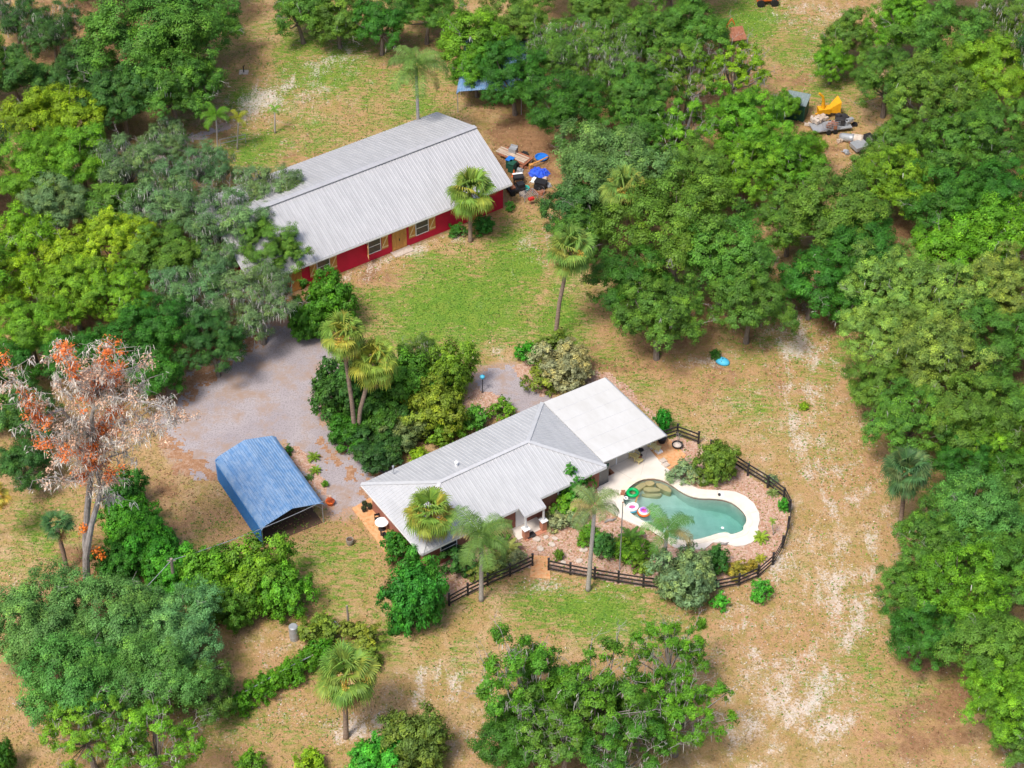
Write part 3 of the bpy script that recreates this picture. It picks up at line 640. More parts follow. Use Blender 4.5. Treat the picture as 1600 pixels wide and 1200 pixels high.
# ---------------------------------------------------------------- foliage
def unit(v): return v/np.maximum(np.linalg.norm(v, axis=-1, keepdims=True), 1e-9)
def leaf_quads(C, N, S, tint, rg, asp=.55):
    """one leaf-shaped quad per centre"""
    n = len(C); a = unit(np.cross(N, rg.normal(size=(n,3)))); b_ = np.cross(N, a); s = S[:,None]
    V = np.stack([C-a*s, C-b_*s*asp+N*s*.12, C+a*s, C+b_*s*asp+N*s*.12], 1).reshape(-1, 3)
    F = np.arange(4*n).reshape(n, 4); T = np.repeat(tint, 4, 0); return V, F, T
def dirs(n, rg, zmin=-.35):
    i = np.arange(n)+.5; z = 1-(1-zmin)*i/n; ph = i*2.39996+rg.random()*6; r = np.sqrt(np.maximum(0, 1-z*z)); d = np.stack([r*np.cos(ph), r*np.sin(ph), z], -1)
    return unit(d+rg.normal(size=d.shape)*.17)
def crown_data(Rr, a, seed, n=40, rc=.27, sub=17, leaves=26, ls=.19, drop=.10, fine=1.0, tip=.25, zmin=-.4, fill=.35, rs=.5, droop=0.):
    """clumps on an uneven dome > twigs on each clump > leaves on each twig; returns quads and clump centres"""
    rg = np.random.default_rng(seed); D = dirs(n, rg, zmin); k = rg.random(n) >= drop; D = D[k]; n = len(D)
    lob = 1+.16*np.sin(3*np.arctan2(D[:,1], D[:,0])+seed)+.10*np.sin(5*np.arctan2(D[:,1], D[:,0])+2*seed)
    rad = (.52+.40*rg.random(n))*lob; C = D*rad[:,None]*np.array([Rr, Rr, a]); RC = Rr*rc*(.7+.6*rg.random(n))
    ni = int(n*fill); Ci = unit(rg.normal(size=(ni,3)))*(.5*rg.random((ni,1))**.5)*np.array([Rr,Rr,a*.8]); C = np.concatenate([C, Ci]); RC = np.concatenate([RC, Rr*rc*(.7+.4*rg.random(ni))]); D = np.concatenate([D, unit(Ci+1e-6)])
    n = len(C); ct = .80+.38*rg.random(n)
    subn = np.maximum(4, (sub*(RC/(Rr*rc))**2).astype(int)); ci = np.repeat(np.arange(n), subn); ns = len(ci)
    sdn = unit(rg.normal(size=(ns,3))+D[ci]*.75+np.array([0,0,.35])); SC = C[ci]+sdn*(RC[ci]*(.55+.75*rg.random(ns)**1.3))[:,None]*np.array([1,1,.85])
    st = ct[ci]*(.74+.5*rg.random(ns)); tipm = rg.random(ns) < tip
    li = np.repeat(np.arange(ns), leaves); nl = len(li)
    ld = unit(rg.normal(size=(nl,3))); LC = SC[li]+ld*(rs*(.35+.65*rg.random(nl)))[:,None]*np.array([1,1,.7-droop*0])
    if droop: LC[:,2] -= droop*rg.random(nl)**2
    N = unit(ld*.55+sdn[li]*.95+np.array([0,0,.5])+rg.normal(size=(nl,3))*.30)
    S = ls*(.65+.7*rg.random(nl))
    b_ = st[li]*(.70+.62*rg.random(nl)); T = np.stack([b_, b_, b_], -1)
    chu = (rg.random(n)**2*.45)[ci][li]; yl = np.where(tipm[li], .30+.5*rg.random(nl), .12*rg.random(nl))+chu; T *= (1+yl[:,None]*np.array([.75,.40,-.1]))
    return leaf_quads(LC, N, S, T, rg)+(C, RC, rg)
def dead_twigs(m, o, d, L, rg, r=.035, lev=2):
    pts = [o]; p = Vector(o); d = Vector(d).normalized()
    for k in range(4):
        d = (d+Vector(rg.normal(size=3))*.28).normalized(); p = p+d*L/4; pts.append(p.copy())
        if lev and k: dead_twigs(m, p.copy(), d+Vector(rg.normal(size=3))*.8, L*.5, rg, r*.6, lev-1)
    m.tube(pts, [r, r*.85, r*.65, r*.45, r*.2], 4, False)
def moss_data(C, RC, rg, count, L=(.5, 1.8), w=.06, spread=.9):
    i = rg.integers(0, len(C), count//7+1).repeat(7)[:count]; d = unit(rg.normal(size=(count,3))*np.array([1,1,.6]))
    P = C[i]+d*RC[i][:,None]*spread; P[:,2] -= .1; LL = L[0]+(L[1]-L[0])*rg.random(count)**1.5
    th = rg.random(count)*6.28; w_ = np.stack([np.cos(th), np.sin(th), th*0], -1)*(w*(.6+.8*rg.random(count)))[:,None]
    dz = np.zeros((count,3)); dz[:,2] = -LL; jit = rg.normal(size=(count,3))*.10
    m1 = P+dz*.5+jit; e = P+dz+jit*1.5
    V = np.stack([P-w_*.8, P+w_*.8, m1+w_, m1-w_, e+w_*.25, e-w_*.25], 1).reshape(-1,3)
    b_ = np.arange(count)[:,None]*6; F = np.concatenate([b_+np.array([[0,1,2,3]]), b_+np.array([[3,2,4,5]])]); t = .75+.5*rg.random(count)
    return V, F, np.repeat(np.stack([t,t,t], -1), 6, 0)
def make_kind(key, Rr, a, zc, seed, moss=0, twigs=0, trunk_r=.32, **kw):
    """prototype meshes (not linked): crown, trunk, moss, branches, with the crown centre at height zc"""
    V, F, T, C, RC, rg = crown_data(Rr, a, seed, **kw); V[:,2] += zc; C = C.copy(); C[:,2] += zc
    me = nmesh('crown', V, F, {'tint': T}); me.materials.append(M['leaf'])
    tb = MB(); fork = max(.5, zc-a*.75); lean = rg.normal(size=2)*.25
    f0 = Vector((lean[0], lean[1], fork)); tb.tube([(0,0,-.1), (lean[0]*.3, lean[1]*.3, fork*.4), f0], [trunk_r*1.35, trunk_r, trunk_r*.85], 8, False)
    nl_ = min(len(C), 12 if Rr > 2 else 5)
    for c in C[rg.permutation(len(C))[:nl_]]:
        e = Vector(c); md = f0.lerp(e, .5)+Vector((0,0,-.12*(e-f0).length))+Vector(rg.normal(size=3))*.2
        tb.tube([f0, f0.lerp(md,.5)+Vector((0,0,.1)), md, e], [trunk_r*.6, trunk_r*.42, trunk_r*.3, trunk_r*.1], 5, False)
    tm = bpy.data.meshes.new('trunk'); tm.from_pydata(tb.v, [], tb.f); tm.materials.append(M['bark'])
    out = {'crown': me, 'trunk': tm, 'R': Rr, 'zc': zc, 'a': a}
    if moss:
        V, F, T = moss_data(C, RC, rg, moss, (.3,1.15), .038); mm = nmesh('hanging_moss', V, F, {'tint': T}); mm.materials.append(M['moss']); out['moss'] = mm
    if twigs:
        tw = MB()
        for j in range(twigs):
            c = C[rg.integers(0, len(C))]; d = unit((c-np.array([0,0,zc-a*.5]))[None])[0]; o = Vector(c)+Vector(d)*Rr*.12
            tw.tube([f0, f0.lerp(o,.5), o], [.07,.05,.03], 4, False); dead_twigs(tw, o, Vector(d)+Vector((0,0,.3)), 1.6, rg)
        mm = bpy.data.meshes.new('dead_twigs'); mm.from_pydata(tw.v, [], tw.f); mm.materials.append(M['bark_grey']); out['twigs'] = mm
    return out
K = {}
for i in range(3): K['oak%d' % i] = make_kind('oak', 5.4, 4.2, 6.9, 20+i, n=42, rc=.245, sub=18, leaves=74, ls=.092, rs=.55, zmin=-.55, moss=0, twigs=3)
for i in range(2): K['mossy%d' % i] = make_kind('mossy', 5.2, 4.1, 7.0, 40+i, n=42, rc=.24, sub=17, leaves=66, ls=.088, rs=.54, zmin=-.5, moss=2300, twigs=14, drop=.2, tip=.10)
for i in range(2): K['tip%d' % i] = make_kind('tip', 5.4, 4.2, 6.9, 60+i, n=56, rc=.205, sub=16, leaves=56, ls=.092, rs=.48, zmin=-.55, moss=60, twigs=6, tip=.42)
for i in range(3): K['mid%d' % i] = make_kind('mid', 3.7, 3.1, 5.0, 80+i, n=32, rc=.27, sub=15, leaves=66, ls=.09, rs=.48, zmin=-.6, moss=60, twigs=3, trunk_r=.24)
K['fine0'] = make_kind('fine', 5.2, 3.6, 6.8, 95, n=58, rc=.24, sub=18, leaves=52, ls=.095, rs=.52, tip=.12, twigs=3, droop=.3)
K['fine1'] = make_kind('fine', 5.2, 3.6, 6.8, 96, n=58, rc=.24, sub=18, leaves=52, ls=.095, rs=.52, tip=.12, twigs=3, droop=.3)
for i in range(2): K['sparse%d' % i] = make_kind('sparse', 5.0, 3.8, 7.2, 101+i, n=46, rc=.155, sub=11, leaves=50, ls=.10, rs=.40, drop=.20, moss=420, twigs=18, fill=.3, tip=.3)
for i in range(3): K['bush%d' % i] = make_kind('bush', 1.25, 1.05, .95, 120+i, n=20, rc=.36, sub=9, leaves=14, ls=.10, rs=.22, zmin=-.7, trunk_r=.05, tip=.3)
for i in range(2): K['shrub%d' % i] = make_kind('shrub', 2.6, 1.9, 1.7, 130+i, n=36, rc=.27, sub=15, leaves=32, ls=.10, rs=.33, zmin=-.75, trunk_r=.10, tip=.3, drop=0, fill=.5)

TONE = {'mid': (.084,.205,.028), 'dark': (.044,.130,.028), 'lime': (.165,.325,.016), 'grey': (.115,.225,.085), 'olive': (.15,.22,.03), 'bright': (.105,.265,.018), 'pale': (.155,.280,.055),
        'deep': (.042,.155,.018), 'vivid': (.06,.33,.03), 'silver': (.20,.29,.15), 'leafy': (.118,.280,.020), 'gold': (.26,.24,.035)}
def part(mesh, name, root, color=None):
    o = bpy.data.objects.new(name, mesh); col.objects.link(o); o.parent = root
    if color: o.color = (*color, 1)
    return o
def plant(kind, px, py, rpx, tone, label, cat='tree', name='oak_tree', group=None, h=None, zs=1.0, sx=1.0):
    """stand a plant so that the middle of its crown, at its real height, lies where the photo shows it"""
    k = K[kind]; zc = k['zc']
    s = rpx/ppm(px, py, zc*.8)/k['R']
    sz = (s if h is None else h/(k['zc']+k['a']*.85))*zs
    if h is None and s > 1: sz = (1+(s-1)*.7)*zs
    p = G(px, py, zc*sz)
    root = empty(name, (p.x, p.y, 0), label, cat, rng.random()*6.28, group); root.scale = (s*sx, s/sx, sz)
    j = 1+.16*(random.random()-.5)*2; c = TONE[tone] if isinstance(tone, str) else tone; v_ = 1+.10*(random.random()-.5)*2; c = (c[0]*j*v_, c[1]*v_, c[2]*v_)
    part(k['crown'], 'crown', root, c); part(k['trunk'], 'trunk', root)
    if 'moss' in k: part(k['moss'], 'hanging_moss', root, (.47,.47,.42))
    if 'twigs' in k: part(k['twigs'], 'dead_branches', root)
    return root

T = [  # kind, x, y, radius (photo pixels), tone, label
 ('mossy0',22,28,45,'dark','dark moss hung tree in the very top left corner'),
 ('mossy1',80,45,48,'dark','dark tree hung with grey moss, next to the top left corner tree'),
 ('mid0',135,95,46,'dark','small dark tree between the moss hung corner trees and the large mid green crown'),
 ('oak0',235,50,100,'mid','largest mid green crown at the top left edge of the photo'),
 ('oak1',325,35,60,'mid','rounded green crown at the top edge beside the olive field'),
 ('tip0',270,135,72,'mid','broad green crown at the field edge left of the small palms'),
 ('oak2',190,150,66,'dark','dark crown behind the lime topped trees in the upper left'),
 ('mid1',305,120,38,'mid','small green crown nearest the sandy patch in the upper field'),
 ('mid2',22,112,50,'dark','blue green crown at the left edge above the lime trees'),
 ('mid0',88,130,42,'dark','dark rounded crown above the two highest lime green trees'),
 ('mid1',48,190,55,'lime','lime green crown near the left edge, highest of the lime trees'),
 ('mid2',108,182,52,'lime','bright lime crown with a domed top right of the highest lime tree'),
 ('mid0',155,170,30,'lime','smallest lime green crown, poking right out of the upper left thicket'),
 ('oak0',45,262,68,'leafy','yellow green crown below the highest lime tree on the left edge'),
 ('oak2',125,245,66,'leafy','mid green crown in the middle of the upper left thicket'),
 ('mossy0',195,262,58,'grey','grey green moss streaked crown left of the gravel track end'),
 ('mossy1',258,222,42,'grey','small grey mossy crown where the gravel track meets the thicket'),
 ('mossy0',322,262,46,'grey','grey mossy crown standing over the two thin palm trunks'),
 ('oak1',90,322,62,'grey','grey green crown inside the left thicket above the lime crowns'),
 ('mossy1',255,315,64,'grey','mossy crown left of the barn far end, with pale hanging strands'),
 ('mid0',172,325,52,'mid','green crown between two grey mossy crowns left of the barn'),
 ('mossy1',420,305,56,'grey','mossy crown spilling over the left end of the barn roof'),
 ('mossy0',444,318,34,'grey','mossy crown reaching furthest right over the barn roof ridge'),
 ('mossy1',448,378,36,'mid','mossy crown over the barn eave just left of the first window'),
 ('mid2',452,345,34,'mid','small green crown lying against the barn roof on the left'),
 ('oak2',385,345,46,'mid','green crown over the far left part of the barn roof'),
 ('mossy0',350,352,66,'grey','large mossy crown covering the far left corner of the barn'),
 ('mossy1',335,405,48,'grey','grey mossy crown hiding the left end wall of the barn'),
 ('mid1',42,372,54,'lime','lime green crown beside the orange brown clearing at the left edge'),
 ('tip1',188,378,62,(.20,.37,.02),'brightest yellow green crown in the left thicket'),
 ('mid2',112,402,50,'lime','lime crown just left of the brightest yellow green crown'),
 ('oak0',255,400,60,'mid','green crown right of the brightest yellow green crown'),
 ('mid0',14,432,52,'lime','lime crown cut by the left edge halfway up the photo'),
 ('tip0',115,455,62,'leafy','leafy green crown below the lime trees at the far left'),
 ('tip1',185,458,58,'leafy','leafy crown with pale dead twigs below the brightest crown'),
 ('mossy1',300,462,60,'grey','rounded grey green crown with moss tassels above the gravel drive'),
 ('oak1',425,392,56,'mid','green crown over the barn front left corner'),
 ('mossy0',405,470,66,'grey','mossy green crown overhanging the top of the gravel drive'),
 ('oak2',45,512,62,'leafy','leafy crown at the left edge above the dying orange tree'),
 ('oak0',245,512,62,'deep','deep green shaded crown left of the gravel drive'),
 ('oak1',335,535,56,'dark','dark crown overhanging the upper left bend of the gravel drive'),
 ('oak2',118,560,58,'deep','deep green crown directly behind the dying orange tree top'),
 ('mid1',190,560,56,'deep','dark green crown right behind the dying orange tree'),
 ('mid2',242,585,46,'deep','low dark crown at the left edge of the gravel drive'),
 ('mid0',15,570,46,'deep','dark crown at the left edge level with the dying orange tree top'),
 ('mid1',48,650,50,'dark','dark green crown left of the dying orange tree'),
 ('mid2',12,640,42,'mid','dark crown cut by the left edge beside the dying orange tree'),
 ('mid0',38,722,44,'dark','low dark crown above the dark fan palm at the left'),
 ('mid1',470,12,48,'mid','green crown at the top edge above the olive field, leftmost there'),
 ('mid0',528,22,46,'mid','second green crown along the top edge above the field'),
 ('mid2',594,35,44,'deep','dark crown at the top edge left of the tall feather palm'),
 ('oak0',665,12,52,'mid','green crown at the top edge right behind the tall feather palm'),
 ('mid0',737,58,58,'bright','bright green crown just right of the tall feather palm'),
 ('mid1',745,104,42,'bright','green crown hanging over the left side of the hidden blue carport'),
 ('oak1',805,116,60,'deep','deep green crown hiding the right part of the hidden blue carport'),
 ('oak2',812,35,60,'mid','crown at the top edge above the hidden blue carport'),
 ('mossy1',885,75,62,'mid','moss draped crown in the top middle of the photo'),
 ('oak0',880,165,66,'deep','deep green crown right of the hidden blue carport'),
 ('mossy0',955,95,60,'mid','crown with long grey moss curtains near the top middle'),
 ('oak1',940,20,56,'mid','crown at the top edge directly above the long moss curtains'),
 ('tip0',1010,55,60,'mid','crown at the top edge right of the long moss curtains'),
 ('oak2',1080,45,62,'mid','large green crown at the top edge left of the far clearing'),
 ('oak1',1000,145,60,'mid','crown in the forest middle below the long moss curtains'),
 ('sparse1',1075,118,62,(.11,.22,.02),'light green crown with bare twigs left of the orange far machine'),
 ('sparse0',1150,112,58,'lime','light green twiggy crown beside the far clearing'),
 ('tip1',1000,205,60,'mid','green crown behind the fine leaved rounded tree'),
 ('sparse1',1070,200,60,'leafy','thin crown with dead grey limbs in the middle of the forest'),
 ('tip0',1165,195,66,'bright','bright green crown just left of the dark green shed'),
 ('fine0',948,262,80,(.11,.24,.07),'fine leaved rounded tree beside the junk at the barn end'),
 ('mid0',900,325,52,'dark','dark crown under the fine leaved tree, right of the junk'),
 ('mid1',915,365,44,'mid','green crown behind the lone fan palm on the lawn'),
 ('oak2',1085,272,64,'mid','green crown above the half hidden fan palm'),
 ('tip1',1160,268,62,'leafy','light green crown below the dark green shed'),
 ('tip0',1225,250,60,'bright','bright crown below the flatbed trailer load'),
 ('oak1',1060,352,98,(.105,.215,.025),'tall lime tinted crown right of the half hidden fan palm'),
 ('oak0',990,440,66,'deep','dark crown at the lawn edge right of the lone fan palm'),
 ('oak2',1130,400,84,'mid','largest rounded crown of the central oak clump'),
 ('tip0',1030,492,72,'mid','lowest hanging crown of the central oak clump, nearest the lawn'),
 ('oak1',1172,470,68,'mid','right hand lower crown of the central oak clump beside the sandy track'),
 ('tip1',1235,340,60,'mid','crown beside the small gap in the trees right of the central oaks'),
 ('oak0',1305,330,78,'mid','broad crown above the top of the sandy track'),
 ('oak2',1345,400,72,'deep','dark crown above the right side of the sandy track'),
 ('mid0',1270,440,56,'deep','deep dark crown at the very top of the sandy track'),
 ('mid2',1325,465,42,'deep','small dark crown hanging over the sandy track on the right'),
 ('mid2',1226,166,26,'bright','small bright crown overlapping the left side of the dark green shed'),
 ('tip1',1258,238,40,'bright','bright leafy crown covering the lower left of the junk yard'),
 ('mid0',1372,262,44,'mid','green crown hiding the end of the pale derelict vehicle'),
 ('mid1',1325,55,42,'mid','small crown standing in the far clearing at the top right'),
 ('mid0',1300,95,32,'bright','smallest crown in the far clearing, behind the yellow wood chipper'),
 ('oak0',1388,122,58,'mid','crown right of the yellow wood chipper'),
 ('tip0',1408,38,56,'leafy','light crown at the top edge right of the far sandy lane'),
 ('oak1',1475,62,72,'mid','large crown at the top edge of the right hand forest'),
 ('tip1',1455,150,76,'mid','large green crown in the upper right forest above the big dark trunk'),
 ('oak2',1545,112,70,'leafy','light green crown near the right edge of the upper forest'),
 ('mossy1',1572,30,58,'mid','mossy crown in the top right corner'),
 ('oak0',1565,205,66,'mid','green crown at the right edge below the top right corner'),
 ('tip0',1490,232,68,'mid','crown in the middle of the upper right forest'),
 ('mid1',1402,218,46,'mid','crown hanging over the right end of the junk yard'),
 ('tip1',1395,285,66,'leafy','light crown below the grey tanks of the junk yard'),
 ('oak2',1480,315,70,'deep','dark green crown above the big pale green oak on the right'),
 ('oak0',1565,305,64,'deep','dark crown at the right edge above the vivid green crown'),
 ('mid1',1560,372,66,(.085,.27,.015),'vivid green crown at the right edge of the forest'),
 ('mid2',1475,395,56,(.085,.26,.015),'vivid green crown left of the other vivid crown at right'),
 ('tip0',1390,440,72,'pale','upper left crown of the big pale oak group on the right'),
 ('tip1',1475,468,74,'pale','pale yellow tipped crown at the top of the big oak group'),
 ('tip0',1570,455,72,'pale','pale crown at the right edge, top of the big oak group'),
 ('tip1',1375,525,66,'pale','left edge crown of the big pale oak group'),
 ('tip0',1462,555,80,'pale','central crown of the big pale oak group'),
 ('oak1',1560,540,74,'mid','green crown at the right edge of the pale oak group'),
 ('oak2',1372,605,56,'mid','lower left crown of the pale oak group beside the brown grass'),
 ('tip1',1420,655,70,'mid','crown hanging right above the dark leaning fan palm'),
 ('oak0',1510,650,74,'mid','lower crown of the big oak group near the right edge'),
 ('oak2',1580,640,66,'mid','right edge crown in the lower part of the big oak group'),
 ('oak1',1498,722,52,'deep','dark crown right of the dark leaning fan palm'),
 ('mid0',1585,738,48,'deep','dark crown at the right edge between the two big oak groups'),
 ('tip0',1550,690,54,'bright','bright crown just above the lower right oak group'),
 ('fine1',1525,800,78,(.085,.24,.05),'upper crown of the lower right oak group'),
 ('oak1',1590,800,62,'mid','right edge crown at the top of the lower right oak group'),
 ('tip0',1465,845,66,'mid','upper left crown of the lower right oak group'),
 ('oak2',1420,920,56,'mid','left edge crown of the lower right oak group over pale sand'),
 ('tip1',1500,920,80,'bright','central bright crown of the lower right oak group'),
 ('oak0',1585,900,70,'mid','right edge crown in the middle of the lower right oak group'),
 ('oak1',1440,990,62,'deep','lowest left crown of the lower right oak group'),
 ('fine0',1550,1010,72,'mid','lower crown of the lower right oak group'),
 ('tip0',1570,1095,72,'bright','bottom crown of the lower right oak group'),
 ('mid1',1590,1150,44,'mid','small crown in the bottom right corner'),
 ('fine0',62,975,86,(.11,.265,.07),'left crown of the feathery grey green tree at bottom left'),
 ('fine1',175,965,84,(.11,.27,.07),'upper crown of the feathery tree at bottom left'),
 ('fine0',282,985,72,(.12,.26,.09),'right crown of the feathery tree below the large hedge'),
 ('fine1',112,1060,88,(.09,.25,.05),'lower left crown of the feathery tree'),
 ('fine0',232,1060,78,(.08,.23,.05),'lower middle crown of the feathery tree'),
 ('mid0',318,1075,52,(.08,.18,.035),'lowest right crown of the feathery tree beside the clipped hedge'),
 ('sparse0',135,1140,72,'leafy','twiggy oak crown with bare grey branches at bottom left'),
 ('sparse1',240,1165,84,'leafy','light green twiggy oak crown at the bottom edge on the left'),
 ('sparse1',820,1065,92,(.075,.225,.018),'left crown of the sparse mossy oak at the bottom middle'),
 ('sparse0',935,1085,96,(.065,.20,.018),'central crown of the sparse mossy oak at the bottom middle'),
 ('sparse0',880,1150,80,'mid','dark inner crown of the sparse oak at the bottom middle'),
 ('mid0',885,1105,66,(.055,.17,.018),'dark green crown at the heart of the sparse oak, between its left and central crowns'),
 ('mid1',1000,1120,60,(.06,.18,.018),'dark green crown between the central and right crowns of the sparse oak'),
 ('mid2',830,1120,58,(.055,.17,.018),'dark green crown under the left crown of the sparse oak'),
 ('sparse1',1050,1020,68,(.08,.235,.016),'upper right crown of the sparse oak, with grass showing through'),
 ('sparse0',1060,1110,78,(.08,.235,.016),'right hand crown of the sparse oak reaching towards the sand'),
 ('sparse1',975,1185,84,'deep','lowest crown of the sparse oak, cut by the bottom edge'),
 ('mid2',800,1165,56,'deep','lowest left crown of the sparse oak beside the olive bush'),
]
for i, (k, x, y, r, tn_, lb) in enumerate(T):
    plant(k, x, y, r*1.0, tn_, lb, group='broadleaf trees of the surrounding woods')
# a few more trees just outside the frame and deep inside the wood, so that the woods go on from another viewpoint
OUT = ['tree beyond the left edge, level with the moss hung corner trees','tree beyond the left edge, level with the highest lime tree','tree beyond the left edge, level with the barn door','tree beyond the left edge, level with the dying orange tree top',
 'tree beyond the right edge, near the top corner','tree beyond the right edge, level with the barn roof','tree beyond the right edge, level with the pale oak group','tree beyond the right edge, level with the dark leaning palm','tree beyond the right edge, level with the lower oak group',
 'tree beyond the top edge above the olive field','tree beyond the top edge above the widest green crown','tree beyond the top edge above the moss curtains','tree beyond the top edge above the far clearing','tree beyond the top edge near the right corner','tree beyond the top edge above the tall feather palm']
for i, (x, y, r) in enumerate(((-60,100,70),(-70,250,80),(-60,420,75),(-60,600,60),(1670,100,80),(1680,300,80),(1670,500,80),(1680,700,70),(1680,900,80),(150,-70,80),(300,-60,70),(900,-60,80),(1050,-70,80),(1450,-60,80),(620,-60,60))):
    plant(['oak0','mossy1','tip0'][i%3], x, y, r, ['mid','dark','leafy'][i%3], OUT[i], group='woodland trees beyond the photo edge')

